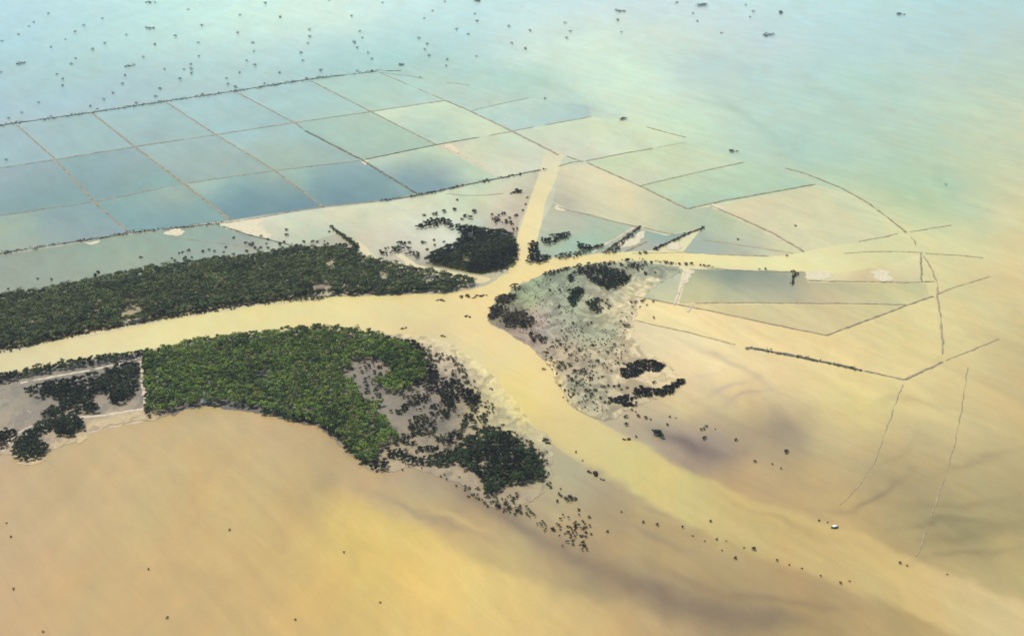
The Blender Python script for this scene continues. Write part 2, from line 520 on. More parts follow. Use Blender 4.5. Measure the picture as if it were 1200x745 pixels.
PONDS = [
    ("-260 188;20 147;65 187;-260 238",
     "0 170 154 234 219;-60 180 147 220 205;40 175 147 226 205"),
    ("20 147;107 132;158 172;65 187",
     "60 150 164 240 210;110 160 153 240 204;120 140 158 261 217"),
    ("107 132;193 119;253 158;158 172",
     "150 135 171 271 232;220 150 164 254 204;180 160 157 232 190"),
    ("193 119;275 107;345 144;253 158",
     "240 125 184 287 248;300 140 178 271 226"),
    ("275 107;362 94;435 131;345 144",
     "330 110 197 304 255;400 128 204 303 220"),
    ("362 94;440 84;522 118;435 131",
     "420 95 216 329 240;500 112 255 341 245;440 120 230 321 206"),
    ("-260 238;65 187;110 237;-260 292",
     "-60 230 91 168 139;0 210 135 186 167;60 230 91 161 133;20 240 86 150 128"),
    ("65 187;158 172;215 215;110 237",
     "90 190 104 178 146;150 180 133 189 163;180 210 110 192 139;120 225 90 155 132"),
    ("158 172;253 158;322 200;215 215",
     "190 175 165 241 193;260 170 164 233 185;290 195 163 219 156;220 205 151 205 150"),
    ("253 158;345 144;425 188;322 200",
     "290 160 186 282 237;350 155 185 280 221;390 180 164 233 173;330 190 181 241 151;320 180 196 257 176"),
    ("345 144;435 131;510 170;425 188",
     "380 145 196 287 200;440 140 229 303 181;480 165 209 287 170;440 175 196 272 176"),
    ("435 131;522 118;600 154;510 170",
     "460 133 351 415 249;520 125 342 415 239;500 150 246 315 212;560 150 370 405 226;530 160 272 346 211"),
    ("-260 292;110 237;152 272;75 286;-260 338",
     "60 255 102 165 144;120 255 102 171 144;10 265 178 217 117;40 275 159 196 125;100 275 123 162 144;-60 285 135 176 127"),
    ("110 237;215 215;270 258;200 267;152 272",
     "150 235 101 181 136;210 225 151 206 142;230 245 96 169 131;200 260 95 167 144;150 260 85 167 144"),
    ("215 215;322 200;380 242;330 249;270 258",
     "240 218 171 243 168;320 207 157 219 152;260 225 96 174 145;290 230 59 130 124;270 245 55 120 114;340 240 54 114 113;310 248 63 120 105"),
    ("322 200;425 188;488 227;450 235;380 242",
     "350 205 171 249 166;420 195 135 198 172;380 210 86 166 147;440 212 85 159 136;400 232 62 125 118;460 228 80 137 125;470 222 111 181 140"),
    ("425 188;510 170;585 208;500 227;488 227",
     "440 190 273 328 208;500 178 298 347 183;530 190 273 338 193;470 205 110 180 155;510 215 89 142 130;560 205 281 347 203;520 205 162 200 157"),
    ("510 170;600 154;655 182;640 198;585 208",
     "520 175 380 318 179;560 175 351 366 198;600 185 370 376 227;630 185 379 366 227;600 165 342 385 228"),
    ("522 118;560 128;620 115;690 124;693 137;600 154",
     "560 135 272 362 258;620 125 280 371 258;600 145 265 345 266;670 132 226 307 245"),
    ("600 154;693 137;730 141;803 162;765 174;690 190;655 182",
     "640 160 333 385 227;700 150 380 416 226;700 170 370 385 233;770 165 370 416 228;660 175 370 356 226"),
    ("690 190;765 174;803 166;872 190;750 218",
     "720 195 342 386 193;770 185 351 386 192;840 187 333 386 215;750 208 369 366 207"),
    ("750 218;872 190;955 217;805 245",
     "790 220 332 367 183;850 205 298 366 203;920 212 248 342 202;850 228 249 330 191;810 237 234 303 178"),
    ("655 195;690 192;805 245;835 242;822 268;780 275;720 260;668 246;648 236",
     "680 215 427 376 193;740 235 426 367 181;700 245 387 348 176;790 262 257 296 155;760 258 331 330 178;830 252 242 270 160;665 235 281 261 157"),
    ("835 242;955 217;1000 228;1040 255;1060 272;1012 282;940 296",
     "890 240 416 358 182;940 235 387 367 181;990 245 368 367 183;1040 270 386 376 173;960 280 395 367 181;1000 265 395 367 179"),
    ("835 242;940 296;900 301;800 296;822 268",
     "840 258 273 304 147;870 270 340 349 186;830 285 205 241 171;880 288 297 297 182;920 297 384 349 169;860 292 265 264 152"),
    ("648 238;668 247;720 260;746 266;700 297;625 303;634 262",
     "650 248 281 262 152;680 262 257 263 161;720 272 227 280 163;690 282 199 280 171;650 285 220 256 158;640 265 273 271 162"),
    ("746 267;780 276;820 269;768 293;700 297",
     "770 278 165 210 150;750 285 272 256 168;740 275 185 232 157"),
    ("750 312;800 318;790 357;740 345;745 330",
     "770 325 249 273 151;760 335 234 266 152;780 345 337 323 150;790 325 288 297 180"),
    ("808 315;945 319;945 331;1085 332;1090 348;1062 357;812 355;795 356",
     "830 318 166 179 97;860 324 130 147 88;910 322 136 147 82;935 340 206 200 120;880 342 249 243 132;825 345 329 306 132;960 345 337 282 132;1040 345 355 314 126;900 352 279 258 127"),
    ("945 318;1079 297;1079 331;945 330",
     "960 325 492 414 193;1000 325 338 258 129;1060 320 411 349 159;1040 305 462 405 171;980 308 483 414 171"),
    ("795 357;812 356;1062 358;968 393;830 363",
     "840 360 428 349 140;900 368 362 306 129;960 380 389 315 136;1010 366 381 323 129"),
    ("740 346;830 364;968 394;1062 358;1095 348;1104 415;1060 445;875 407;745 376",
     "780 370 519 413 171;850 385 518 394 167;960 410 454 357 133;1060 400 425 349 132;1000 425 473 366 146;900 400 506 384 156"),
    ("-260 494;0 467;22 478;38 488;42 497;27 504;14 514;0 527;-260 572",
     "0 475 114 84 30;20 490 180 133 59;5 510 136 104 45;-40 480 114 85 30"),
]
for pg, cs in PONDS:
    cp = parse(cs)
    sheet("pond_water", poly(pg), .04, Field(cp, 1.0), M_POND, 10.0, 8.0, warp=12.0)
for nm, z, (pg, cs) in (("backwater", .05, ("-260 340;75 288;150 275;200 269;258 263;345 290;400 295;410 300;300 320;0 365;-260 402", "0 320 136 159 92;100 300 136 177 100;200 290 141 190 115;250 275 129 189 131;60 330 154 173 105;150 318 160 185 108;290 290 185 190 127;330 285 272 280 171;300 280 159 203 132;380 288 249 272 165;-60 340 137 161 95")), ("shallows", .06, ("258 263;330 251;380 244;450 237;500 229;585 210;640 199;622 232;608 262;605 285;600 310;565 322;520 314;430 300;400 272;345 290", "330 265 340 349 215;400 255 396 386 229;450 250 387 386 228;500 240 378 386 227;560 230 341 367 191;440 280 376 331 195;390 280 265 280 171;480 288 348 331 232;280 265 465 396 269;590 240 368 321 189;560 213 306 357 204;530 277 414 415 291;512 272 376 386 266;520 284 404 395 284;500 290 375 358 236;600 220 378 339 194;350 282 297 305 178;530 302 136 122 50;590 290 82 68 15;560 262 297 313 196;585 262 314 255 165"))):
    sheet(nm, poly(pg), z, Field(parse(cs), 1.0), M_POND, 9.0, 6.0, warp=8.0)

def fade(px0, px1, py0=None):
    a = G(px0[0], px0[1])
    b = G(px1[0], px1[1])
    d = b - a
    L = np.linalg.norm(d)
    d = d / L
    def fn(xy):
        w = np.clip(((xy - a) @ d) / L, 0, 1)
        w = w * w * (3 - 2 * w)
        return flood(xy, 6.0), w
    return fn

def soft(lines, D, water=None):
    water = water or (lambda q: flood(q, 6.0))
    PL = [poly(l) for l in lines]
    def fn(xy):
        d = np.min([seg_dist(xy * [1, KY], P * [1, KY]) for P in PL], axis=0)
        d = d + D * .35 * gnoise(xy[:, 0], xy[:, 1], 30, 2)
        w = 1 - np.clip(d / D, 0, 1)
        return water(xy), w * w * (3 - 2 * w)
    return fn

def both(f, g):
    def fn(xy):
        a, u = f(xy)
        b, v = g(xy)
        s = np.maximum(u + v, 1e-6)[:, None]
        return (a * u[:, None] + b * v[:, None]) / s, np.maximum(u, v)
    return fn

RIVER_P = """-260 457;0 412;50 402;100 391;150 382;200 373;250 364;300 356;340 351;380 348;430 347;480 345;530 343;556 338;575 332;590 322;606 320;618 324;600 340;590 348;578 358;572 370;575 380;590 388;605 397;620 405;632 418;645 432;650 445;660 460;672 478;690 488;720 504;748 522;775 540;730 575;714 566;690 549;660 530;640 512;625 500;605 480;590 460;575 445;560 432;545 420;530 408;510 400;480 395;440 390;400 386;360 384;320 388;280 393;220 402;160 412;100 421;40 431;0 439;-260 482"""
sheet("river", poly(RIVER_P), .07, river, M_RIVER, 9.0, 5.0, 1.2, True, 6.0, blend=fade((655, 485), (755, 555)))
NCANAL_P = "638 178;634 196;624 225;614 255;606 280;606 300;596 316;604 324;618 316;622 303;628 285;635 260;640 235;650 214;656 195;660 182;650 176"
sheet("canal", poly(NCANAL_P), .09, canal, M_RIVER, 8.0, 5.0, .8, True, 4.0)
ECANAL_P = "604 318;640 305;680 300;720 296;760 295;800 296;850 299;900 301;940 296;965 290;1010 284;1060 284;1080 296;1030 312;980 320;945 318;900 316;860 313;820 311;780 308;740 305;700 308;660 314;640 320;616 330"
sheet("side_channel", poly(ECANAL_P), .10, canal, M_RIVER, 8.0, 5.0, .8, True, 4.0, blend=fade((910, 306), (1050, 298)))
WCANAL_P = "425 300;432 309;450 312;480 318;510 323;545 329;566 332;575 326;545 321;510 314;490 311;465 307;446 304;437 298;428 288;418 282;420 290"
sheet("west_channel", poly(WCANAL_P), .11, west, M_RIVER, 7.0, 5.0, .5, True)
sheet("west_channel", poly("464 299;470 297;480 304;492 312;480 312"), .12, west, M_RIVER, 7.0, 5.0, .5)

# ------------------------------------------------------------------ mud banks
sheet("marsh", poly("573 370;578 358;592 347;604 338;622 328;645 319;690 310;740 307;780 311;800 317;780 328;760 342;748 362;742 385;748 405;780 425;800 445;795 458;760 470;735 480;715 492;690 486;672 476;660 459;650 444;645 431;632 417;620 404;605 396;590 387;576 379"), .14, Field(parse("640 345 177 204 113;660 360 177 198 105;610 360 177 191 65;620 350 196 231 104;625 370 249 173 114;640 385 208 180 126;690 390 189 199 103;720 385 208 218 118;720 360 394 329 157;700 355 326 293 156;735 345 395 337 155;660 410 270 206 108;700 420 308 253 134;672 472 184 227 135;650 450 307 233 111;720 475 255 214 106;740 460 379 297 159;680 440 248 200 110;780 445 397 305 158;690 320 125 135 71;760 318 153 164 95;600 372 126 88 42;740 405 374 305 161;720 345 250 252 149;765 330 215 237 133"), 1.0), M_MARSH, 5.0, 3.0, 2.2, True, 10.0, .12,
      both(soft(("646 429;650 444;660 459;672 477;690 488",), 9, lambda q: river(q)), soft(("742 385;748 405;780 425;800 445;795 458;760 470;735 480;715 492;690 486;672 476", "742 385;748 362;760 342"), 30)))
sheet("mud_bank", poly("-260 478;0 440;40 432;100 422;160 413;220 403;280 394;320 389;360 385;400 387;440 391;480 393;510 397;533 405;549 416;565 429;580 443;595 459;610 479;627 499;644 513;648 530;648 550;643 567;630 582;612 591;590 594;570 590;545 572;520 560;480 550;455 554;430 548;410 533;395 518;375 502;350 494;320 487;290 482;250 476;220 480;200 486;175 492;140 496;105 506;98 516;60 527;52 541;25 543;-10 535;-260 577"), .14, Field(parse("440 440 83 64 36;430 465 96 76 41;500 480 81 59 36;520 510 97 78 38;540 470 139 99 38;560 500 235 185 77;550 430 299 233 126;520 420 328 258 144;490 402 274 209 111;580 470 318 264 100;600 500 312 264 113;650 545 177 151 73;640 590 211 161 67;600 595 206 157 67;670 630 196 148 62;480 545 190 142 58;530 556 170 121 57;570 588 166 122 59;100 445 66 51 20;60 480 81 59 25;145 465 104 76 42;20 460 77 62 29;10 490 133 98 38;30 440 124 98 43;100 507 194 133 53;150 490 179 124 51;-50 470 104 80 32;-50 520 190 133 54;400 387 218 155 85;300 395 200 155 74;300 440 11 11 11;200 450 11 11 11;620 545 66 49 11;660 600 216 162 64;690 600 200 148 61;430 542 161 120 51"), 1.0), M_MUD, 6.0, 3.0, 2.5, True, 8.0, .12,
      both(soft(("648 513;627 499;610 479;595 459;580 443;565 429;549 416;533 405;510 397;480 393",), 17, lambda q: river(q)), soft(("455 554;480 550;520 560;545 572;570 590;600 600;640 628;660 640", "-260 577;-10 535;25 543;52 541;60 527;98 516;105 506;140 496;175 492", "640 514;645 530;648 550;643 567;630 582;612 591;590 594"), 20)))

def sand(px, z=.22):
    a = resample(poly(px), 2.5, True, True)
    B = wobble(wobble(a, 2.2, 22, 2), 1.2, 7, 5)
    vs, es, fs, *_ = delaunay_2d_cdt([Vector(p) for p in B], [], [list(range(len(B)))], 1, .01)
    xy = np.array([(v.x, v.y) for v in vs])
    me = np_mesh("sand_bank", np.c_[xy, np.full(len(xy), z)], np.array([f for f in fs if len(f) == 3]))
    return tag(link("sand_bank", me, M_SAND), kind="structure")

for i, s in enumerate(("256 263;275 259;296 256;310 259;304 265;312 271;318 279;296 276;280 273;266 268", "192 273;207 268;215 270;211 276;200 276", "97 285;110 283;118 284;108 286",
          "1022 320;1031 316;1040 317;1044 326;1042 329;1030 329", "946 319;962 318;976 322;972 326;946 328", "650 240;659 243;663 248;652 246",
          "724 283;742 279;752 271;755 277;745 287;730 290", "782 287;790 283;796 286;797 292;784 294", "832 239;840 240;852 246;846 248;838 245",
          "804 318;813 318;808 326;803 334;799 331", "520 170;530 170;540 178;530 178", "422 188;432 189;428 193")):
    sand(s, .22 + .012 * i)

# ------------------------------------------------------------------ dikes
def strip_mesh(P, w, h, jit=.25, z=0.0, top=.45):
    n = len(P)
    T = np.gradient(P, axis=0)
    T /= np.linalg.norm(T, axis=1)[:, None] + 1e-9
    N = np.stack([-T[:, 1], T[:, 0]], -1)
    ww = w * (1 + jit * RNG.normal(0, 1, n).clip(-1.5, 1.5)) * .5
    hh = h * (1 + jit * RNG.normal(0, 1, n).clip(-1.5, 1.5))
    ends = np.minimum(np.arange(n), np.arange(n)[::-1])
    hh = hh * np.where(ends == 0, .2, 1)
    V = []
    for s, z_ in ((-1, 0), (-top, 1), (top, 1), (1, 0)):
        V.append(np.c_[P + N * (ww * s)[:, None], np.where(z_, z + hh, z - .3)])
    V = np.stack(V, 1).reshape(-1, 3)
    F = []
    for i in range(n - 1):
        a, b = i * 4, i * 4 + 4
        for k in range(3):
            F.append((a + k, a + k + 1, b + k + 1, b + k))
    F.append((3, 2, 1, 0))
    e = (n - 1) * 4
    F.append((e, e + 1, e + 2, e + 3))
    return V, F

def dike(label, px, w=3.6, h=.8, mat=None, wob=.6, gaps=()):
    """one continuous earth bank; at its breaches it is worn down to a narrow sill just awash"""
    P = resample(poly(px), 4.0)
    P = wobble(P, wob, 40, 6)
    n = len(P)
    q = np.ones(n)
    for a, b in gaps:
        q[int(a * n):max(int(b * n), int(a * n) + 1)] = .12
    if n > 4:
        q = np.convolve(np.pad(q, 1, mode="edge"), [.2, .6, .2], "valid")
    V, F = strip_mesh(P, w * (.25 + .75 * q), h * .5 * q, z=.05, top=.72)
    me = np_mesh("dike", V, F)
    o = link("dike", me, mat or M_DIKE)
    return tag(o, label, "dike", "dikes round the flooded ponds")

def sunk(label, px, w=3.0, gaps=()):
    return dike(label, px, w, .14, M_SUNK, .8, gaps)

# long outer dikes
dike("long dark dike closing off the pond grid on its far side from the open flood", "-260 187;0 147;107 132;193 119;275 107;362 93;440 84;470 83", 5.5, 1.1, M_DIKE_DARK, .8, ((.9, .925), (.955, .97)))
dike("long thin dike one pond row in front of the far scrubby dike", "-260 239;0 197;65 187;158 172;253 158;345 144;435 131;522 118", 4.2, .7, None, .8, ((.30, .31), (.55, .56)))
dike("grid dike between the middle and front rows of bluish ponds", "-260 291;40 247;65 243;110 237;215 215;322 200;425 188", 3.2, .6, None, 1.2, ((.13, .15), (.62, .66)))
dike("straight dark dike running on from the white corner spot to the cream ponds", "428 187;510 170;562 161", 4.4, .9, M_DIKE_DARK, .5)
dike("short dike crossing from the break in the cream pond to the pale greenish pond", "573 159;600 154;625 149", 3.8, .7)
dike("thin dike along the front of the teal pond, ending at the yellowish plume", "638 147;693 137", 3.4, .7)
dike("front dike at left with dark scrub patches between the blue-grey pond and the backwater", "-260 340;0 297;75 285;120 279;150 273;200 268;258 262", 4.6, 1.0, M_DIKE_DARK, .8, ((.53, .60), (.82, .86)))
dike("low mud dike along the front of the darkest blue ponds, beside the pale shallows", "262 262;300 256;330 250;380 242;450 235", 3.6, .6, None, .6, ((.5, .53),))
dike("dike lined with small shrubs that runs up to the head of the straight canal", "450 235;500 227;545 217;585 209;634 199", 4.2, 1.0, M_DIKE_DARK, .5)
dike("short dike from the canal mouth to the mauve mud crossing", "654 195;672 190;684 189", 3.8, .7)
dike("dike running from the mauve mud crossing beyond the cream flood toward open water", "686 189;720 182;765 174", 3.8, .8, None, .5)
dike("faint last piece of dike fading out towards the open water", "770 173;803 167", 2.4, .3, M_SUNK)
# cross dikes of the grid
dike("leftmost slanting cross dike of the pond grid", "20 147;65 187;110 237;152 273", 3.6, .7)
dike("slanting cross dike ending at the scrubby front dike near the small white heap", "107 132;158 172;215 215;270 258", 4.4, .9)
dike("slanting cross dike whose lower end meets the white sand triangle", "193 119;253 158;322 200;380 243", 3.9, .7)
dike("slanting cross dike with the white corner spot, between the two dark blue ponds", "275 107;345 144;355 151", 3.9, .7)
dike("stout dark dike running down past the white corner spot to the shrub-lined dike", "357 153;425 188;488 227", 5.0, 1.0, M_DIKE_DARK)
dike("thin slanting dike between the teal corner ponds and the pale green pond", "362 94;435 131;476 152;512 170", 3.6, .7)
dike("slanting dike with reddish mud at its head, across the cream pond", "520 171;552 188;585 208", 4.0, .8, M_DIKE_PALE)
dike("faint broken dike from the far corner of the grid to the pale green pond", "444 85;480 100;522 118", 2.8, .5, None, .6, ((.45, .62), (.75, .83)))
dike("dark slanting dike from the tip of the pale green pond to the canal head", "522 118;548 129;600 154;655 182", 4.6, 1.0)
dike("short stub of dike beyond the head of the straight canal", "664 183;680 189", 4.0, .7)
dike("thin dike bounding the far greenish pond, broken at its outer end", "552 130;590 121;620 115", 3.0, .5)
dike("short faint dike stub on the open flood beyond the grid corner", "446 85;470 88;496 92", 4.0, .5)
dike("faint lone dike fragment off the far corner of the grid", "522 97;535 98;550 100", 3.8, .4)
dike("short detached dike on the plume edge beyond the cream flood", "757 149;780 155;803 161", 4.2, .6)
# right hand ponds
dike("long straight dike from the mauve mud crossing to the far bend of the greenish pond", "688 191;750 218;805 245", 4.2, .9)
dike("thin dike between the two greenish ponds beyond the bend", "750 218;800 206;872 190", 3.2, .7)
dike("straight dike from the bend with the white sand heap out to the curved dike", "805 245;850 235;955 216", 4.2, .9)
dike("dike with a pale muddy double end, from the white sand heap to the side channel", "833 241;870 257;905 273;942 295", 4.0, .8)
dike("pale muddy strip beside the double end of the slanting dike", "896 273;918 282;938 291", 5.0, .4, M_DIKE_PALE)
dike("long curved dike bordering the greenish open water", "920 197;945 204;960 210;985 220;1000 228;1020 240;1040 255;1052 264;1062 273", 3.8, .8, None, .6, ((.66, .7), (.78, .8)))
sunk("faint submerged bank carrying the curved dike on southwards", "1068 278;1080 296;1092 316;1098 330;1099 352;1103 375;1105 415", 3, ((.08, .2), (.42, .47), (.72, .78)))
dike("faint dike stub running out from the foot of the curved dike", "1066 272;1090 268;1115 264", 3.0, .4)
dike("faint thin dike slanting up to the foot of the curved dike", "1006 283;1030 279;1052 274", 3.0, .4)
dike("thin dike over the pale sandy flat leading to the small corner post dike", "990 297;1020 295;1060 295;1080 296", 3.0, .5)
dike("faint low dike running on past the small corner post dike", "1084 297;1120 299;1152 302", 3.2, .4)
dike("short upright dike at the end of the pale sandy flat", "1079 297;1080 331", 2.8, .8)
dike("thin straight dike under the bright white sand patch", "945 329;1000 330;1060 331;1096 330", 3.0, .7)
dike("long thin horizontal dike in front of the grey pond", "815 355;900 355;1000 356;1062 357", 3.0, .6)
dike("pale raised end of mud between the pond with the green ditch and the yellow flood", "812 357;806 366", 4.0, .4, M_DIKE_PALE)
dike("pale dike leading down from the white mud tip by the side channel", "804 320;799 335;790 358", 4.2, .5, M_DIKE_PALE)
dike("thin angled dike with a sharp corner in the yellow flood", "742 347;830 364;900 379;968 393;1020 374;1062 358;1094 347", 3.4, .7, None, .4)
dike("faint continuation of the sharp-cornered dike beyond the submerged bank", "1098 345;1118 337;1160 324", 3.2, .35, M_SUNK, .5, ((.55, .62),))
dike("thin low dike trailing away from the marsh towards the thick brown dike", "742 375;800 388;862 404", 2.8, .4, M_SUNK)
dike("thick brown dike, the stoutest on the yellow flood", "875 407;920 415;970 425;1010 434", 6.0, 1.2, M_DIKE_DARK, .4)
dike("thin end of the thick brown dike with its sharp corner", "1011 434;1060 445;1105 424", 3.6, .7)
dike("faint extension of the brown dike beyond its corner", "1108 422;1140 410;1170 397", 3.0, .3, M_SUNK)
sunk("faint submerged bank trailing down from the corner of the brown dike", "1058 450;1048 475;1036 510;1026 540;1005 570;985 592", 1.5, ((.18, .24), (.42, .5), (.7, .8)))
sunk("long faint submerged bank, outermost in the brown flood", "1134 430;1130 460;1126 485;1118 525;1108 555;1090 610;1074 652", 1.6, ((.1, .18), (.36, .42), (.58, .66), (.82, .88)))
# round the channels
dike("curved low dike from the pink mud spot by the straight canal", "652 242;668 247;695 253;720 260;748 266;790 275", 3.6, .6, None, .6, ((.72, .76),))
dike("dark slanting dike with pink bare mud along its lower side", "748 267;735 277;722 286;707 296", 5.0, 1.2, M_DIKE_DARK)
dike("pale slanting dike just upstream of the pink bare mud", "744 266;725 278;703 290;694 297", 4.5, .6, M_DIKE_PALE)
dike("overgrown slanting dike ending in a point above the side channel", "824 267;800 276;775 288;766 293", 4.8, 1.2, M_DIKE_DARK)
dike("short dike joining the two slanting dikes beside the side channel", "758 283;745 289;732 295", 3.6, .8)
dike("faint thin dike across the bluish pond above the side channel", "822 281;860 286;905 293;930 297", 3.0, .3, M_SUNK)
dike("low bank edging the far side of the side channel", "740 297;800 296;850 299;900 300", 2.6, .4, None, .5, ((.5, .56),))
dike("low bank edging the near side of the side channel beside the grey pond", "828 314;870 317;910 318;942 319", 3.2, .5)
dike("overgrown dike with a dark bush at its head, leading down to the pale track", "389 266;400 275;412 284;420 291", 6.0, 1.4, M_DIKE_DARK)
dike("thin curved dike bordering the white sand triangle", "260 265;290 275;320 282;345 289;372 297", 4.0, .8, M_DIKE_DARK, .6)
dike("faint thin dike in the backwater below the small white sand heap", "205 279;250 284;290 289", 3.0, .3)
dike("faint curved bank below the shrub-lined dike", "522 227;545 229;570 229;590 227", 3.2, .4)
dike("brownish low levee along the forest foot by the wide river", "0 414;60 402;150 383;230 369;300 358;380 350", 4.0, .5, M_DIKE_PALE, 1.0, ((.1, .22), (.5, .56)))
# enclosure at left
dike("pale upright dike between the walled dark grove and the green woodland", "165 418;168 445;171 468;174 483", 7, .9, M_DIKE_PALE, .3)
dike("pale dike with a track along the foot of the walled dark grove", "48 497;80 491;120 487;172 479", 6.5, .8, M_DIKE_PALE, .4)
dike("pale bank along the head of the walled dark grove", "22 449;60 442;110 433;164 421", 5, .5, M_DIKE_PALE, .4)
dike("thin dark dike slanting across the grey mud field at the far left", "-40 455;0 465;22 476;40 486", 2.4, .6, None, .3)
dike("short pale curved track through the dark bushes at the left shore", "2 530;10 520;18 511;27 504;42 497", 3.2, .5, M_DIKE_PALE, .3)
dike("muddy strand line along the shore below the walled grove", "100 508;130 501;170 493", 3.0, .3, M_DIKE_PALE, .8, ((.3, .36), (.66, .7)))


# ------------------------------------------------------------------ foliage
GREEN, MID, DARK = (.105, .160, .022), (.056, .078, .022), (.010, .016, .007)
OLIVE, RED, BLACK = (.085, .085, .026), (.070, .044, .026), (.006, .006, .005)

def crown_quads(cx, cy, cz, r, hr, n_leaf, leaf, col, var=.3, rng=RNG):
    """leaf-sized quads on several small lobes of each crown; arrays are per crown"""
    m = len(cx)
    nl = 6
    la = rng.uniform(0, 6.283, (m, nl))
    lr = np.sqrt(rng.uniform(0, 1, (m, nl))) * .62
    lob = np.stack([np.cos(la) * lr, np.sin(la) * lr, rng.uniform(-.1, .55, (m, nl))], -1)
    lob[:, 0] = (0, 0, .45)
    lrad = rng.uniform(.34, .6, (m, nl))
    pick = rng.integers(0, nl, (m, n_leaf))
    d = rng.normal(0, 1, (m, n_leaf, 3))
    d[..., 2] += .35
    d /= np.linalg.norm(d, axis=2, keepdims=True)
    ii = np.arange(m)[:, None]
    shell = rng.uniform(.7, 1.05, (m, n_leaf, 1))
    p = lob[ii, pick] + d * lrad[ii, pick][..., None] * shell
    p[..., 2] = np.maximum(p[..., 2], -.45)
    R = np.asarray(r)[:, None, None]
    H = np.asarray(hr)[:, None]
    W = p * R
    W[..., 2] *= H
    W[..., 0] += np.asarray(cx)[:, None]
    W[..., 1] += np.asarray(cy)[:, None]
    W[..., 2] += np.asarray(cz)[:, None]
    nrm = d + rng.normal(0, .45, d.shape)
    nrm[..., 2] += .25
    nrm /= np.linalg.norm(nrm, axis=2, keepdims=True)
    t = np.cross(nrm, rng.normal(0, 1, d.shape))
    t /= np.linalg.norm(t, axis=2, keepdims=True) + 1e-9
    b = np.cross(nrm, t)
    s = leaf * rng.uniform(.5, 1.15, (m, n_leaf, 1)) * .5
    q = np.stack([W - t * s - b * s * .7, W + t * s - b * s * .7, W + t * s * .8 + b * s * .8, W - t * s * .8 + b * s * .7], 2)
    V = q.reshape(-1, 3)
    F = np.arange(len(V)).reshape(-1, 4)
    base = np.asarray(col, float)
    if base.ndim == 1:
        base = np.repeat(base[None], m, 0)
    c = base[:, None, :] * (1 + var * rng.normal(0, 1, (m, n_leaf, 1))).clip(.4, 1.8)
    C = np.repeat(c.reshape(-1, 3), 4, 0)
    return V, F, C

def scatter(P, step, dens=1.0, k=0, patch=0.0, ps=40.0):
    lo, hi = P.min(0), P.max(0)
    gx, gy = np.meshgrid(np.arange(lo[0], hi[0], step), np.arange(lo[1], hi[1], step))
    I = np.stack([gx.ravel(), gy.ravel()], -1)
    I += RNG.uniform(-.5, .5, I.shape) * step
    I = I[inside(P, I)]
    keep = RNG.uniform(0, 1, len(I)) < dens
    if patch:
        keep &= gnoise(I[:, 0], I[:, 1], ps, k) > (patch - 1)
    return I[keep]

def forest(name, label, cat, parts):
    """one continuous mass of crowns: parts = (outline, spacing, radius, height, density, colours, holes, patch)"""
    VV, FF, CC, off = [], [], [], 0
    for (pg, step, rad, hgt, dens, cols, holes, patch) in parts:
        P = wobble(resample(poly(pg), 6, True, True), 2.5, 24, 1)
        I = scatter(P, step, dens, 3, patch)
        for h in holes:
            I = I[~inside(wobble(resample(poly(h), 6, True, True), 2.0, 20, 2), I)]
        m = len(I)
        if not m:
            continue
        r = rad * (.55 + RNG.gamma(2.2, .22, m)).clip(.5, 1.7)
        g = gnoise(I[:, 0], I[:, 1], 90, 7)
        cols = np.asarray(cols, float)
        pk = np.clip(((g + RNG.normal(0, .35, m)) * .5 + .5) * len(cols), 0, len(cols) - 1).astype(int)
        c = cols[pk] * RNG.uniform(.72, 1.28, (m, 1)) * RNG.uniform(.94, 1.06, (m, 3))
        hz = hgt * RNG.uniform(.8, 1.08, m) * (.75 + .25 * r / rad) + .22 * hgt * gnoise(I[:, 0], I[:, 1], 28, 6)
        nleaf = int(np.clip(36 * rad, 20, 150))
        v, f, cc = crown_quads(I[:, 0], I[:, 1], hz - r * .25, r, np.full(m, .58), nleaf, min(1.05, .5 * rad), c)
        VV.append(v); FF.append(f + off); CC.append(cc); off += len(v)
    me = np_mesh(name, np.concatenate(VV), np.concatenate(FF))
    set_col(me, np.concatenate(CC))
    return tag(link(name, me, M_LEAF), label, cat, kind="stuff")

forest("mangrove_forest", "long dull green mangrove belt along the far bank of the wide river", "forest", [
  ("-260 394;0 350;30 345;60 340;100 332;140 324;180 317;210 312;250 306;300 303;330 296;350 294;380 293;395 294;415 301;437 307;470 314;510 322;545 328;556 333;530 341;480 343;430 345;380 346;340 350;300 355;250 362;200 371;150 380;100 389;50 400;0 410;-260 454", 4.0, 3.8, 6.0, 1.0, [(.04, .056, .024), (.07, .095, .034), (.10, .125, .042), (.13, .145, .05), (.08, .105, .036), (.045, .062, .024)], ["140 366;160 362;172 365;160 374;142 374", "366 336;384 333;390 343;370 346", "400 334;410 333;412 340;402 342", "380 308;390 306;392 316;384 318", "500 326;516 326;508 334;496 334", "444 322;452 320;456 330;446 332"], .12),
  ("0 410;100 388;200 370;300 354;380 347;480 343;530 341;530 337;480 335;380 337;300 344;200 358;100 376;0 394", 3.8, 2.8, 4.6, .8, [BLACK, DARK, DARK], ["140 366;160 362;172 365;160 374;142 374", "366 336;384 333;390 343;370 346"], 0),  # river edge of the belt: its shaded face put into black leaf colours
  ("380 293;392 290;400 288;412 293;424 300;412 301", 3.2, 2.4, 4.0, .9, [MID, DARK], [], 0),
])
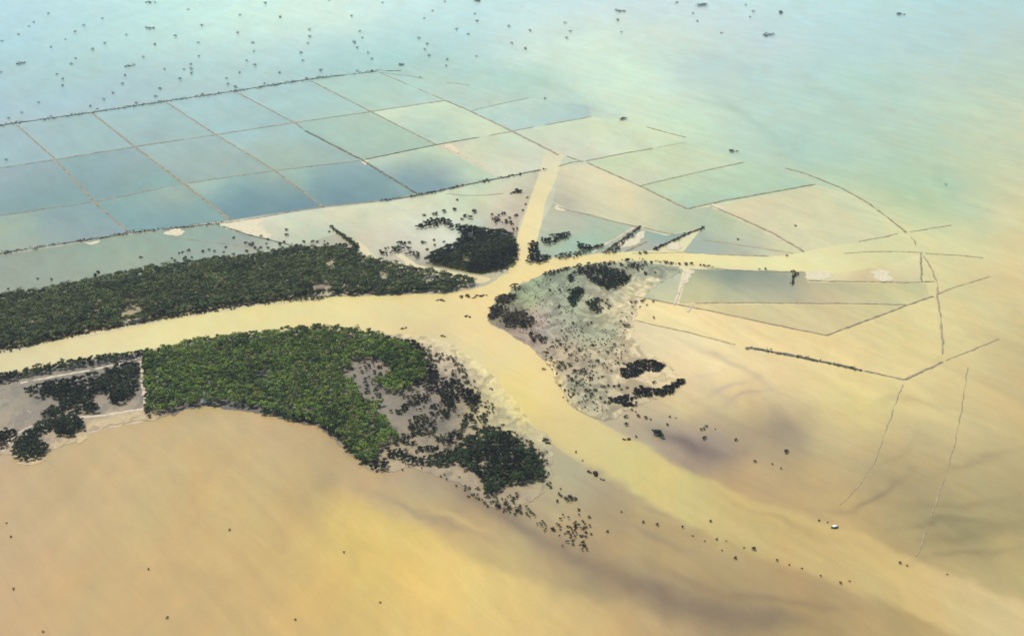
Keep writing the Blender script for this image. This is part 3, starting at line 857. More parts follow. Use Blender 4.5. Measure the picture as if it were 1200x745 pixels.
forest("mangrove_forest", "dark mangrove grove in the fork between the straight canal and the pale track", "forest", [
  ("488 268;496 263;506 258;520 258;530 262;514 266;500 269", 3.4, 2.2, 3.5, .8, [DARK, BLACK], [], 0),
  ("520 264;540 268;560 270;585 273;600 278;605 288;605 302;600 311;585 317;565 320;540 317;515 311;500 306;505 299;520 293;536 285;542 276", 3.4, 3.1, 5.0, .97, [BLACK, DARK, (.024, .034, .016), (.036, .048, .022)], ["540 303;548 302;552 308;542 310", "548 276;553 275;556 279;550 281"], 0),
  ("446 291;456 290;474 290;484 295;494 303;482 303;466 298;458 301;448 300", 3.2, 2.0, 3.0, .75, [DARK, MID, BLACK], [], 1.0),
  ("470 284;478 285;474 289;464 287", 3.0, 2.2, 3.2, .9, [DARK], [], 0),
])
forest("mangrove_forest", "bright green mangrove woodland between the wide river and the brown flood", "forest", [
  ("175 418;220 404;280 396;320 391;360 386;396 388;420 391;445 396;460 402;480 408;492 418;500 430;498 440;490 452;478 458;462 464;440 458;444 470;452 476;440 482;452 492;460 505;468 516;450 526;440 540;430 546;412 531;398 514;377 501;350 492;320 485;290 479;250 474;220 477;200 483;178 486;172 470;170 440", 4.4, 3.8, 6.0, .98, [(.04, .066, .016), (.075, .125, .022), (.13, .195, .026), (.11, .175, .026), (.15, .175, .034), (.055, .092, .02)], ["410 428;428 420;446 424;458 436;440 446;452 462;440 474;424 470;416 452;404 446", "236 466;240 458;243 466;242 472;237 472", "300 442;310 438;318 442;310 448"], 0),
  ("440 398;470 400;490 406;503 424;514 438;500 446;480 456;462 452;452 430;440 412", 3.8, 2.8, 4.6, .85, [DARK, (.03, .045, .016), BLACK], [], 0),
  ("300 486;350 493;380 503;410 530;430 546;450 552;452 545;436 540;416 524;396 504;370 490;330 482", 3.4, 2.4, 3.6, .8, [DARK, (.034, .056, .018)], [], 0),
  ("406 430;430 418;450 424;462 440;446 452;454 470;436 478;418 470;408 452", 4.4, 1.9, 2.6, .32, [DARK, (.03, .045, .016)], [], .9),
  ("168 420;175 418;178 484;172 482", 3.0, 2.2, 3.2, .7, [DARK, RED], [], 0),
])
forest("mangrove_forest", "narrow dark tree belt on the river bank above the walled grove", "forest", [
  ("-260 484;0 441;40 433;100 423;160 414;178 410;172 419;120 427;60 437;20 445;0 449;-260 494", 3.6, 2.7, 4.4, .95, [BLACK, DARK, MID, (.03, .045, .018)], [], 0),
])
forest("mangrove_forest", "dark grove inside the pale dikes, on grey mud at the left", "forest", [
  ("26 456;60 451;100 443;130 434;159 428;161 450;156 462;148 472;134 474;128 462;112 462;108 476;120 482;90 486;52 492;56 482;70 478;62 466;38 466;32 458", 3.1, 2.8, 4.4, .95, [BLACK, DARK, (.022, .032, .016), (.034, .046, .02)], ["112 465;124 466;122 478;112 478"], .35),
])
forest("mangrove_forest", "dark tree clump jutting into the brown flood at the left shore", "forest", [
  ("16 530;22 516;36 506;44 498;60 494;84 491;98 495;96 505;86 512;70 512;62 505;46 512;50 522;58 530;48 538;32 540;22 538", 3.0, 2.7, 4.4, .95, [BLACK, DARK, (.026, .036, .018), (.034, .046, .02)], [], 0),
  ("-30 520;0 507;12 504;20 510;10 520;0 526;-30 536", 3.0, 2.1, 3.0, .8, [BLACK, DARK, RED], [], 0),
])
forest("mangrove_forest", "dark green thicket at the tapering tip between river and brown flood", "forest", [
  ("530 530;545 520;558 512;572 508;590 508;604 516;618 528;632 540;636 556;626 566;608 566;592 572;574 582;564 582;566 566;550 552;536 544;520 546;505 540;515 534", 3.2, 2.9, 4.4, .96, [DARK, BLACK, (.03, .05, .016), (.04, .065, .02), DARK], ["560 546;568 538;574 540;566 552"], 0),
  ("452 528;480 532;505 538;530 544;520 548;490 546;462 538", 3.4, 2.3, 3.2, .85, [DARK, (.03, .045, .018)], [], 0),
  ("500 440;512 438;520 448;536 446;548 456;560 468;564 480;556 484;548 474;536 472;524 490;516 494;522 478;512 462;500 458", 3.4, 2.4, 3.4, .85, [BLACK, DARK, (.03, .022, .022)], [], .0),
])
forest("mangrove_scrub", "black scrub on the pale shallows past the marsh, in two islets", "scrub", [
  ("727 433;735 427;746 423;764 422;778 428;781 433;768 435;756 438;744 443;730 442", 2.4, 1.9, 1.6, .9, [BLACK, BLACK, (.02, .016, .016)], [], 0),
  ("711 468;728 464;742 463;744 457;752 452;762 455;772 456;786 450;799 444;802 450;790 458;784 463;768 465;750 466;740 469;746 474;732 477;720 472", 2.4, 1.9, 1.6, .86, [BLACK, BLACK, (.02, .016, .016)], ["738 463;755 461;756 463;740 466"], 0),
])
forest("mangrove_scrub", "dark scrub strip on the marsh edge below the side channel", "scrub", [
  ("668 322;684 316;700 314;716 317;730 320;740 325;734 334;718 339;702 337;694 331;680 326;672 332;666 328", 3.2, 2.3, 3.2, .9, [BLACK, DARK, (.022, .026, .02)], ["670 325;684 322;688 330;676 334"], 0),
  ("640 320;670 313;700 309;720 309;760 311;756 315;720 315;690 314;660 318;642 324", 3.0, 1.9, 2.4, .7, [DARK, RED, BLACK], [], .9),
  ("668 344;678 338;684 342;680 350;676 358;668 356", 3.0, 2.4, 3.4, .95, [DARK, (.022, .04, .02)], [], 0),
  ("688 352;698 352;704 362;700 368;692 366;688 358", 3.0, 2.1, 2.8, .9, [DARK, (.028, .045, .018)], [], 0),
])
forest("mangrove_scrub", "brownish scrub mounds on the river side of the marsh", "scrub", [
  ("580 352;588 347;600 346;604 352;596 357;582 356", 3.0, 2.2, 2.8, .95, [DARK, RED], [], 0),
  ("571 370;576 362;584 358;594 362;592 366;582 374;574 374", 3.0, 2.2, 3.0, .95, [DARK, RED, BLACK], [], 0),
  ("588 376;592 370;606 366;618 370;624 376;618 386;604 382;594 384", 3.0, 2.2, 2.8, .9, [RED, DARK, RED], [], 0),
  ("620 390;632 394;640 400;636 403;622 400", 3.0, 1.8, 2.2, .7, [DARK, RED], [], 0),
  ("598 336;606 334;612 338;606 342;600 340", 3.0, 1.9, 2.4, .7, [DARK, OLIVE], [], 0),
])
forest("mangrove_scrub", "dark scrub in the corner between straight canal and side channel", "scrub", [
  ("622 286;628 284;630 292;634 300;644 300;640 307;624 311;618 308;620 296", 3.0, 2.2, 3.2, .88, [DARK, BLACK], [], 0),
  ("634 282;650 276;664 274;668 278;655 283;640 288", 3.0, 2.0, 2.8, .75, [DARK, BLACK], [], 0),
  ("680 286;688 288;700 290;708 286;704 291;692 294;682 294;676 288", 2.8, 2.0, 2.8, .85, [DARK, BLACK], [], 0),
  ("650 300;670 296;690 294;688 298;660 304", 2.8, 1.8, 2.2, .6, [DARK, RED], [], 0),
  ("578 256;590 250;604 252;602 262;606 272;596 276;590 266;580 264", 3.0, 1.9, 2.6, .55, [DARK, RED], [], 1.0),
])
forest("mangrove_scrub", "thin mottled scrub on the bare grey-brown mud around the tip thicket", "scrub", [
  ("455 474;480 460;505 472;530 490;546 512;530 528;500 534;470 524;456 502", 3.6, 2.1, 2.4, .5, [DARK, (.03, .045, .018), MID, BLACK, RED], [], 1.0),
  ("545 470;562 478;580 496;596 512;580 514;560 510;545 520;532 512;540 492", 3.6, 1.9, 2.2, .5, [DARK, (.03, .045, .018), BLACK, RED], [], 1.0),
  ("480 460;510 462;530 468;545 478;548 498;536 516;520 530;490 530;470 520;462 500;466 480", 3.0, 1.5, 1.7, .78, [DARK, BLACK, RED, (.045, .065, .022), MID, (.06, .045, .04)], [], 1.15),
  ("436 546;452 540;470 540;500 545;520 556;536 562;560 578;580 592;600 600;620 606;600 606;570 592;540 574;510 560;470 552;450 556", 4.4, 1.4, 1.6, .4, [DARK, OLIVE], [], .8),
  ("440 392;470 397;500 404;520 412;540 424;548 440;560 456;576 474;590 490;606 506;626 520;644 534;636 540;616 528;600 514;586 512;570 500;556 484;540 460;520 440;505 420;480 406;450 400", 3.4, 1.5, 1.7, .6, [DARK, BLACK, RED, MID, OLIVE, (.12, .10, .06)], [], 1.0),
  ("570 584;590 578;620 578;634 590;628 606;606 606;590 600", 4.0, 1.5, 1.8, .45, [DARK, RED, OLIVE], [], .85),
  ("624 616;650 606;680 604;694 618;696 640;680 644;656 636;636 626", 4.0, 1.4, 1.7, .4, [RED, DARK, (.06, .03, .025)], [], .85),
  ("640 400;680 396;720 400;734 410;720 430;700 446;690 470;670 470;660 456;648 440;636 420", 3.6, 1.3, 1.2, .5, [DARK, OLIVE, RED, BLACK, (.09, .085, .05)], [], .95),
  ("600 340;640 326;680 330;680 370;720 380;736 370;730 400;690 396;650 398;610 390;590 372", 4.0, 1.1, .9, .42, [DARK, OLIVE, MID, (.10, .11, .06)], [], .85),
  ("660 440;690 448;700 470;716 478;700 486;680 478;664 466", 4.6, 1.3, 1.5, .35, [DARK, MID, OLIVE], [], .8),
])
forest("dike_scrub", "dark low scrub grown along the pond dikes", "scrub", [
  ("450 235;500 227;545 217;585 209;634 199;634 201;585 211;545 219;500 229;450 237", 2.4, 1.4, 2.2, .5, [DARK, BLACK], [], .9),
  ("0 296;75 284;120 278;150 272;200 267;255 261;255 264;200 269;150 275;75 287;0 299", 2.2, 1.2, 1.5, .5, [DARK, (.03, .035, .025)], [], .8),
  ("0 146;107 131;193 118;275 106;362 92;440 83;440 85;362 95;275 109;193 121;107 134;0 149", 3.0, 1.2, 1.5, .42, [(.035, .045, .035), (.045, .055, .04)], [], .8),
  ("388 266;398 273;412 283;420 290;416 292;404 281;392 272", 2.4, 1.8, 2.6, .9, [DARK, MID], [], 0),
  ("340 288;356 290;372 296;390 300;372 299;350 293", 2.4, 1.7, 2.2, .85, [DARK, MID], [], 0),
  ("928 318;933 318;933 326;931 334;927 333;929 326", 2.2, 1.5, 1.8, .85, [(.024, .045, .024), DARK], [], 0),
  ("706 297;722 286;748 267;750 268;738 279;728 289;722 297", 2.4, 1.5, 2.0, .55, [DARK, RED], [], 0),
  ("766 293;790 281;824 266;825 268;800 279;775 291", 2.2, 1.4, 1.8, .5, [DARK, RED], [], 0),
  ("875 406;930 416;980 426;1008 433;1008 435;980 429;930 419;875 409", 2.6, 1.2, 1.2, .4, [(.06, .045, .025), OLIVE], [], 0),
  ("0 411;100 389;200 371;300 355;380 348;380 351;300 358;200 374;100 392;0 414", 2.6, 1.5, 1.4, .5, [RED, OLIVE, DARK], [], 0),
  ("640 320;700 308;760 305;830 312;830 314;760 308;700 311;645 324", 2.6, 1.4, 1.6, .4, [DARK, RED], [], .8),
])


# ------------------------------------------------------------------ single trees and bushes
def tube(V, F, a, b, r0, r1, n=6):
    a, b = Vector(a), Vector(b)
    d = (b - a).normalized()
    u = d.orthogonal().normalized()
    w = d.cross(u)
    o = len(V)
    for p, r in ((a, r0), (b, r1)):
        for k in range(n):
            t = 6.2832 * k / n
            V.append(tuple(p + (u * math.cos(t) + w * math.sin(t)) * r))
    for k in range(n):
        F.append((o + k, o + (k + 1) % n, o + n + (k + 1) % n, o + n + k))

def trunk_mesh(name, rng):
    V, F = [], []
    tube(V, F, (0, 0, -.3), (.05, .02, .35), .09, .06)
    for k in range(4):
        a = rng.uniform(0, 6.28)
        tube(V, F, (.05, .02, .25 + .03 * k), (.05 + .5 * math.cos(a), .02 + .5 * math.sin(a), .6 + .08 * k), .045, .015, 5)
    return np_mesh(name, V, F)

def crown_mesh(name, seed, col, n=120, leaf=.24, hr=.7, cz=.85, k=1, spread=0.0):
    rng = np.random.default_rng(seed)
    cx = rng.normal(0, spread, k) if k > 1 else np.zeros(1)
    cy = rng.normal(0, spread, k) if k > 1 else np.zeros(1)
    rr = rng.uniform(.5, .8, k) if k > 1 else np.ones(1)
    V, F, C = crown_quads(cx, cy, np.full(k, cz) * (rr if k > 1 else 1), rr, np.full(k, hr), n, leaf, np.array(col), .25, rng)
    me = np_mesh(name, V, F)
    set_col(me, C)
    me.materials.append(M_LEAF)
    return me

TREES = [(crown_mesh("crown", 40 + i, c, 170, .26, .85, .42), trunk_mesh("trunk", random.Random(i))) for i, c in
         enumerate((DARK, DARK, (.026, .034, .02), (.022, .03, .022), MID, DARK))]
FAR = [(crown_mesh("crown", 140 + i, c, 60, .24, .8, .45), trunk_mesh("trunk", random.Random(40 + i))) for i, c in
       enumerate(((.055, .085, .075), (.07, .10, .09), (.045, .07, .06), (.085, .12, .105)))]  # leaf colours paled toward blue-green, standing in for distance haze
FARWIDE = [crown_mesh("crown", 160 + i, (.05, .08, .072), 34, .24, .7, .5, 5, .6) for i in range(3)]  # wide crowns carry the same haze tint in their leaf colour
for _, t in TREES + FAR:
    t.materials.append(M_BARK)
WIDE = [crown_mesh("crown", 60 + i, DARK, 70, .26, .7, .6, 5, .55) for i in range(3)]
BUSH = [crown_mesh("bush", 80 + i, c, 90, .3, .75, .35) for i, c in enumerate((DARK, BLACK, (.028, .034, .015), (.034, .032, .018)))]
RBUSH = [crown_mesh("bush", 90 + i, c, 80, .3, .7, .32) for i, c in enumerate(((.05, .036, .024), (.04, .03, .022), (.055, .045, .024)))]
GBUSH = [crown_mesh("bush", 95 + i, c, 80, .3, .7, .32) for i, c in enumerate((MID, (.034, .055, .02), OLIVE))]
LOW = [crown_mesh("floating_shrub", 99 + i, (.03, .026, .018), 60, .3, .35, .12, 4, .6) for i in range(2)]
CNT = [0]

def put_tree(label, px, py, size, group, wide=False):
    CNT[0] += 1
    i = CNT[0]
    g = G(px, py)
    r = size * .5 * slant(g[1]) / 1572.0
    o = bpy.data.objects.new("tree", None)
    o.empty_display_size = .5
    COL.objects.link(o)
    o.location = (g[0], g[1], 0)
    o.rotation_euler = (0, 0, random.uniform(0, 6.28))
    o.scale = (r, r, r * random.uniform(.65, .85))
    tag(o, label, "tree", group)
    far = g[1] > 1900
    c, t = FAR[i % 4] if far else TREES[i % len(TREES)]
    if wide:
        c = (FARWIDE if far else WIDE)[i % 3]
    for nm, me in (("crown", c), ("trunk", t)):
        q = bpy.data.objects.new(nm, me)
        COL.objects.link(q)
        q.parent = o
    return o

def put_bush(label, px, py, size, group, pool, name="bush", cat="bush"):
    CNT[0] += 1
    g = G(px, py)
    r = size * .5 * slant(g[1]) / 1572.0
    o = bpy.data.objects.new(name, pool[CNT[0] % len(pool)])
    COL.objects.link(o)
    o.location = (g[0], g[1], .1)
    o.rotation_euler = (0, 0, random.uniform(0, 6.28))
    o.scale = (r * random.uniform(.9, 1.15), r * random.uniform(.9, 1.15), r * random.uniform(.8, 1.1))
    return tag(o, label, cat, group)

SEA = "trees scattered over the open flood"
def trees(label, s, size=5.5, group=SEA, wide=False):
    for e in parse(s):
        put_tree(label, e[0], e[1], (e[2] if len(e) > 2 else size) * random.uniform(.92, 1.1), group, wide)
trees("small tree in the slanting row of five by the left edge of the water", "57 17 5;40 27 5;34 32 5;22 41 5;2 49 5")
trees("small tree in the slanting row of four, next in from the far left edge", "99 31 6;88 39 6;77 47 4.5;60 56 5")
trees("broad dark tree alone on the water at left, its clump the darkest there", "24 76 8", wide=True)
trees("faint tree cut by the left edge of the water, above the far dike", "1 86 5")
trees("one of the pair of small trees below the end of the slanting row of four", "89 69 5.5;84 76 6")
trees("one of three trees standing close in an upright file above the far dike", "67 88 5;74 94 6;73 101 5.5")
trees("faint tree of the short pair in the middle of the left water", "109 59 5.5;123 52 6")
trees("pale hazy tree by itself above the short pair", "120 23 6")
trees("pale hazy tree alone left of the long clump by the file of three", "148 42 5")
trees("hazy tree near the top of the water with a broad low crown", "176 4 7", wide=True)
trees("broad dark tree right below the hazy one near the top of the water", "177 34 8", wide=True)
trees("medium tree right of the broad dark pair, standing alone", "206 44 7")
trees("pale faint tree scattered in the middle of the left water", "182 53 6;168 68 5;193 82 5")
trees("long low dark clump of trees in the middle of the left water", "151 78 9", wide=True)
trees("small faint tree below the long low clump", "147 89 6;144 99 6")
trees("tree in the slanting file of three that ends at the far dike", "132 110 6;122 118 6;106 125 5.5")
trees("small tree standing just behind the left end of the far dike", "45 121 4.5;25 133 6;10 140 6")
trees("tree in the tight cluster of four on the water beyond the grid", "224 76 6;224 82 7;225 87 6;211 94 6.5")
trees("tree of the pair close behind the far dike, left of its first white crossing", "188 105 6;183 114 6.5")
trees("tree alone on the pale water, between the tight cluster and the top edge", "236 31 7")
trees("faint tree on the pale water close to the tight cluster", "233 67 6;216 82 5;221 12 5;233 51 5")
trees("small tree overhanging the far dike itself", "114 129 6;160 122 6;60 137 5;275 107 5;359 93 6;237 111 5;310 99 5")
trees("tree near the top edge, on the brightest stretch of water", "311 5 6;281 19 6;328 21 6;386 1 5;412 20 5")
trees("darkest round tree on the bright water, above the file of four", "279 40 6.5")
trees("tree in the upright file of four beyond the middle of the far dike", "296 51 6.5;298 61 5;289 72 5;299 78 6.5")
trees("round tree alone just behind the far dike, middle of its length", "328 86 6")
trees("tree in the upright file of five beyond the teal corner ponds", "363 36 6;363 44 6;361 52 5.5;353 63 6;355 72 5.5")
trees("round tree just behind the far dike, on the teal side", "376 84 6.5")
trees("dark tree of the pair at the far dike where a cross dike leaves it", "267 100 6;276 103 7")
trees("faint tree behind the far dike, close by the dark pair", "281 86 5;265 93 5")
trees("tree in the ragged file of six running toward the grid's far corner", "422 38 5;425 45 5;415 51 7;419 57 5;431 63 5.5;436 70 6")
trees("tree standing on the grid's far corner", "419 84 5.5;436 84 5")
trees("long low tree alone just beyond the grid's far corner", "470 77 7", wide=True)
trees("small hazy tree near the top edge, above the ragged file of six", "448 4 4;507 14 5;521 3 5;497 23 5")
trees("large dark tree clump touching the top edge", "561 2 10", wide=True)
trees("small tree under the large clump at the top edge", "556 17 5;559 26 6.5;535 36 6;549 41 5")
trees("tree in the upright file of four on the water past the long low tree", "491 46 6;501 53 6;498 59 5;503 66 6")
trees("tree low on the teal water, close above the lone dike fragment", "524 71 5.5;558 67 5;492 91 5;523 78 4.5")
trees("tree in the ring of four on the pale plume edge", "596 32 6.5;621 37 6;600 52 6.5;616 58 6.5")
trees("tree of the small trio on the pale water past the ring of four", "662 28 6;668 38 6;664 46 6")
trees("small lone tree on the far greenish pond", "639 116 5.5")
trees("wide hazy tree on the pale water, above a small faint one", "728 14 9", wide=True)
trees("small faint tree straight below the wide hazy one", "724 25 6;728 39 6")
trees("faint small tree by the top edge at the pale greenish water", "793 4 6;812 17 5;845 40 5")
trees("wide grey tree clump close to the top edge on the greenish water", "822 7 11", wide=True)
trees("small oval tree just under the wide grey clump", "817 26 6")
trees("tiny dark tree with two faint ones under it", "874 7 5")
trees("faint tree just under the tiny dark one", "882 15 6;879 21 5")
trees("oval hazy tree alone on the pale blue water", "914 16 8", wide=True)
trees("ragged wide tree clump on the grey-blue water, lowest of those beyond the plume", "900 43 11", wide=True)
trees("solitary dark tree, darkest on the pale blue water, far from all the others", "1056 18 9.5", wide=True)
trees("tiny tree on the brownish flood beyond the curved dike", "1108 217 5")
trees("faint low tree where the plume meets the greenish water", "729 140 9", wide=True)
trees("faint low clump beyond the thin dike of the greenish ponds", "860 178 9", wide=True)
trees("small round tree in the left row of ponds, next to the slanting cross dike", "7 188 6")
trees("tiny tree off the bank of the side channel, in the pale pond", "865 281 4;932 265 4")

FR = "trees along the backwater side of the mangrove belt"
trees("small dark tree by itself in the grey backwater, farthest from the mangrove belt", "165 302 4.5", group=FR)
trees("small dark tree at the left end of the mangrove belt's ragged edge", "10 339 4;28 341 5;35 341 5;22 345 5;44 327 4;2 346 6", group=FR)
trees("one of two trees, one above the other, off the left of the mangrove belt", "60 328 4.5;62 335 5", group=FR)
trees("dark tree in the tall clump breaking the mangrove belt's edge", "111 323 7;120 324 5;115 320 6;107 328 6;118 329 6;125 328 6", group=FR)
trees("small tree on the mangrove belt's edge between the two tall clumps", "86 332 6;137 322 5;133 326 4;160 322 7;147 326 5", group=FR)
trees("dark tree in the upper tall clump on the mangrove belt's edge", "178 312 7;182 314 5;186 317 8;170 313 4;174 316 6", group=FR)
trees("dark round tree in the loose group in the backwater before the belt's middle", "205 306 5;217 306 6;215 303 4.5;210 297 4;214 296 4;221 294 5;218 302 5;225 302 4;201 303 4;234 311 5;223 307 5", group=FR)
trees("round tree in the short line of three in the open backwater", "238 295 5.5;245 293 5;251 295 5", group=FR)
trees("round tree close above the open line of three", "265 290 5;262 296 4", group=FR)
trees("small tree alone under the thin curved dike", "274 279 4.5", group=FR)
trees("dark tree in the thick dark cluster under the thin curved dike", "288 285 5;292 287 6;297 286 6;299 291 6;305 291 5.5;289 295 5;295 288 5;302 294 5", group=FR)
trees("dark tree scattered between the thick cluster and the mangrove belt", "274 299 5.5;280 301 6;295 302 6;314 291 5;314 299 7;320 300 7;309 302 6;323 296 6;316 302 6;333 300 6", group=FR)
trees("small tree growing on the thin curved dike", "306 277 4.5;314 281 4.5;312 286 4;333 284 4.5", group=FR)
trees("dark tree of the three below the thin curved dike's bend", "328 287 6.5;331 291 5.5;343 293 8", group=FR)
trees("one of the two round trees, one above the other, on the pale shallows", "336 270 5.5;336 276 6", group=FR)
trees("round tree in the row of three on the pale shallows by the overgrown dike", "356 284 6;366 284 5;372 284 5", group=FR)
trees("small tree at the foot of the overgrown dike", "384 286 5;381 292 6;388 291 6;380 283 4", group=FR)
trees("dark round tree at the very head of the overgrown dike", "388 266 6", group=FR)
trees("small tree just under the head of the overgrown dike", "386 272 4", group=FR)
GV = "bushes round the canal grove"
trees("dark bushy tree on the white shallows in the canal grove's bay", "496 285 7;509 282 5;509 288 5.5;501 293 6;520 284 4;480 285 6", group=GV)
trees("dark tree of the broken row along the canal grove's far edge", "510 252 7;520 249 8;532 247 7;536 235 5;556 249 8;497 253 6;545 254 7;551 256 8;541 258 6", group=GV)
trees("dark low tree beside the straight canal's upper end", "610 225 9;602 226 6", group=GV, wide=True)
trees("bush on the canal's left bank under the low dark tree", "618 232 4;616 240 4;613 247 4.5;591 251 7;605 253 6;599 262 7;597 256 5;583 259 7;577 252 5", group=GV)

EB = "bushes scattered over the marsh and its shallows"
def bushes(label, s, size=5, group=EB, pool=None, **k):
    for e in parse(s):
        put_bush(label, e[0], e[1], (e[2] if len(e) > 2 else size) * random.uniform(.9, 1.12), group, pool or BUSH, **k)
bushes("dark round bush in the line along the near bank of the side channel", "736 307 9;743 310 6;757 309 6;763 309 6;780 309 5;786 310 6;796 310 5;804 310 5.5;811 310 6;821 311 5;825 312 5;831 312 4;752 316 5;756 322 8;748 318 5;768 320 4")
bushes("round bush on the far bank of the side channel, at the overgrown dike's foot", "769 293 7;756 297 7;750 298 5;890 316 3;897 316 4;922 300 4")
bushes("small dark bush in the loose group on the yellow shallows by the marsh", "740 355 5;745 355 6;753 354 6;755 352 4;765 354 4;741 360 4;750 360 3.5;758 358 3.5;741 368 4;729 367 3", 4)
bushes("dark bush alone on the yellow shallows, under the loose group", "766 373 5")
bushes("small bush on the grey-green middle of the marsh", "644 341 6;655 341 7;656 359 4;661 376 4;643 378 4;671 379 5;693 379 5;689 381 4;658 388 4;728 377 5;735 383 7;655 361 5", 4.5)
bushes("dark bush on the pale tongue inside the marsh", "705 353 6;711 356 6;714 359 6;701 352 6;706 362 5;712 352 4;713 362 5")
bushes("dark bush low on the river edge of the marsh", "622 392 6;632 394 6;638 397 7;653 400 5;602 385 6;593 383 5;586 377 5;626 398 6")
bushes("bush on the tan flat where the marsh narrows", "657 405 6;670 403 4;680 411 7;694 405 6;663 411 6;667 417 7;646 420 7;700 424 6;684 422 4;690 425 4;702 413 4;712 413 5;641 414 5;685 416 4", pool=GBUSH + BUSH)
bushes("olive bush of the clump on the river edge of the tan flat", "659 427 8;668 428 8;653 431 8;662 431 8;637 433 6;674 436 7;682 435 9;686 438 8", pool=GBUSH + BUSH)
bushes("dark bush between the tan flat and the black islets", "695 440 5;706 442 5;691 445 7;670 446 9;665 442 6;676 449 6;692 438 4;716 435 4;724 426 5;731 427 6;720 454 5;725 453 7;713 453 5;707 454 6;728 457 5;735 455 6;711 460 4;766 449 6")
bushes("black bush trailing off the lower black islet", "705 467 6;709 472 5;715 473 6;731 475 7;738 473 6;745 472 5;693 463 7;698 458 6;688 458 8;686 465 6", pool=[BUSH[1], GBUSH[1]])
bushes("dark bush of the few in the shallows below the black islets", "740 481 5;748 488 6;756 490 6.5;733 489 6.5;734 498 7;745 483 3.5")
bushes("long low bush on the plume's edge below the black islets", "735 515 8", pool=LOW, name="floating_shrub")
bushes("dark clump of bushes ringed by pale water, in the grey wake", "768 511 13", pool=[WIDE[0]])
bushes("bush on top of the clump ringed by pale water", "768 505 5")
bushes("small dark bush drowning in the grey wake", "782 498 5;825 503 4.5;828 500 5;822 504 5;825 514 7;785 489 4;792 490 3;762 492 4;838 503 2.5;745 512 4", 5)
bushes("small bush far out in the grey-brown wake", "862 516 5.5;884 541 5;921 530 7.5;905 544 3.5;915 549 3.5")
bushes("tiny dark speck of bush around the lone greenish pool below the tan flat", "655 452 5;660 466 3;665 470 4;679 472 3.5;672 462 6;662 458 4;685 478 3;700 482 3;676 480 3", 4, pool=GBUSH)

TP = "bushes on the mud tip between river and brown flood"
def strew(label, pg, n, s0, s1, pool, seed, group=TP):
    rg = np.random.default_rng(seed)
    a = parse(pg)[:, :2]
    k = 0
    while k < n:
        p = rg.uniform(a.min(0), a.max(0))
        if inside(a, p[None])[0]:
            put_bush(label, p[0], p[1], rg.uniform(s0, s1), group, pool)
            k += 1
strew("dark bush on the pale sandy margin of the green woodland facing the river bend", "480 400;505 410;530 420;545 436;560 456;548 452;530 440;510 428;494 412", 22, 4, 7.5, BUSH, 1)
strew("dark bush on the cream mud between the river and the tip thicket", "545 466;562 470;578 486;598 504;615 512;600 512;580 506;556 512;540 524;536 508;546 490", 34, 3.5, 8, BUSH + [RBUSH[1]], 2)
strew("bush on the grey mud hollow inside the green woodland", "412 432;430 420;452 428;444 446;456 464;440 474;424 468;410 452", 14, 4, 7, BUSH + GBUSH, 3)
strew("low bush on the shore strip under the tip thicket", "520 556;540 558;560 572;566 584;600 600;590 604;560 590;540 578;520 566", 18, 3, 6, GBUSH + BUSH, 4)
strew("bush at the river edge of the tip thicket", "606 514;620 516;640 536;644 552;636 568;632 548;620 530", 22, 3.5, 7, BUSH, 5)
strew("olive bush on the flat below the tip thicket, in its low tufted patch", "574 586;592 582;612 586;626 596;620 606;600 604;582 596", 20, 4, 7.5, GBUSH + RBUSH, 6)
strew("reddish bush on the last mud spit at the tip", "634 622;660 616;690 606;694 622;690 640;672 642;650 632", 30, 3, 6.5, RBUSH + BUSH, 7)
bushes("dark reddish clump, larger of the two on the flat beyond the tip thicket", "667 586 12;672 585 9", group=TP, pool=[RBUSH[1]])
bushes("thin reddish bush tailing the dark reddish clump", "658 582 6;662 584 6;655 579 5", group=TP, pool=RBUSH)
bushes("dark bush alone beside the dark reddish clump", "653 588 5;678 598 6;641 568 5;645 571 6;644 566 5;643 555 5;657 573 4", group=TP)
bushes("small bush alone in the brown shallows right of the tip", "712 623 5", group=TP)
bushes("dark bush at the edge of the plume past the tip, shaped like a drifting log", "695 554 9;698 556 7;706 562 4", group=TP, pool=LOW, name="floating_shrub")
bushes("tiny lone bush in the silt past the tip", "675 530 4;683 540 3;754 612 5;770 615 5;673 613 4;800 618 4;728 600 3", group=TP)
RV = "drowned shrubs and drift in the river"
bushes("dark drowned shrub in the middle of the river bend", "548 371 7", group=RV, pool=LOW, name="floating_shrub", cat="driftwood")
bushes("small drowned shrub nearest the woodland point in the river bend", "519 394 5.5", group=RV, pool=LOW, name="floating_shrub", cat="driftwood")
bushes("greenish floating tuft close to the woodland's sandy margin", "543 436 8", group=RV, pool=GBUSH, name="floating_shrub", cat="driftwood")
bushes("little dark tuft in the river off the woodland's sandy margin", "556 447 4.5;576 456 5", group=RV, pool=LOW, name="floating_shrub", cat="driftwood")
bushes("long thin drift in the river beside the tip thicket", "640 517 9", group=RV, pool=[LOW[0]], name="floating_shrub", cat="driftwood")
bushes("drowned shrub in the broken row off the forest point at the river fork", "541 348 7;548 347 7;556 349 5;562 347 7;568 346 5;518 352 5;513 352 4;473 385 5", group=RV, pool=LOW, name="floating_shrub", cat="driftwood")
BR = "small drowned bushes in the brown plume"
bushes("dark drowned bush in the broken line along the plume's edge", "884 644 7;862 654 6;911 657 5;840 632 4.5;833 611 5;851 634 3;826 634 3;846 645 3;925 662 3;940 666 3;962 675 3.5;812 628 3;872 642 3", group=BR)
bushes("tiny brown tuft out near the submerged bank", "1055 660 5;1063 663 4;985 683 5;995 681 4;960 610 4;1110 673 3;970 612 3", group=BR, pool=RBUSH)
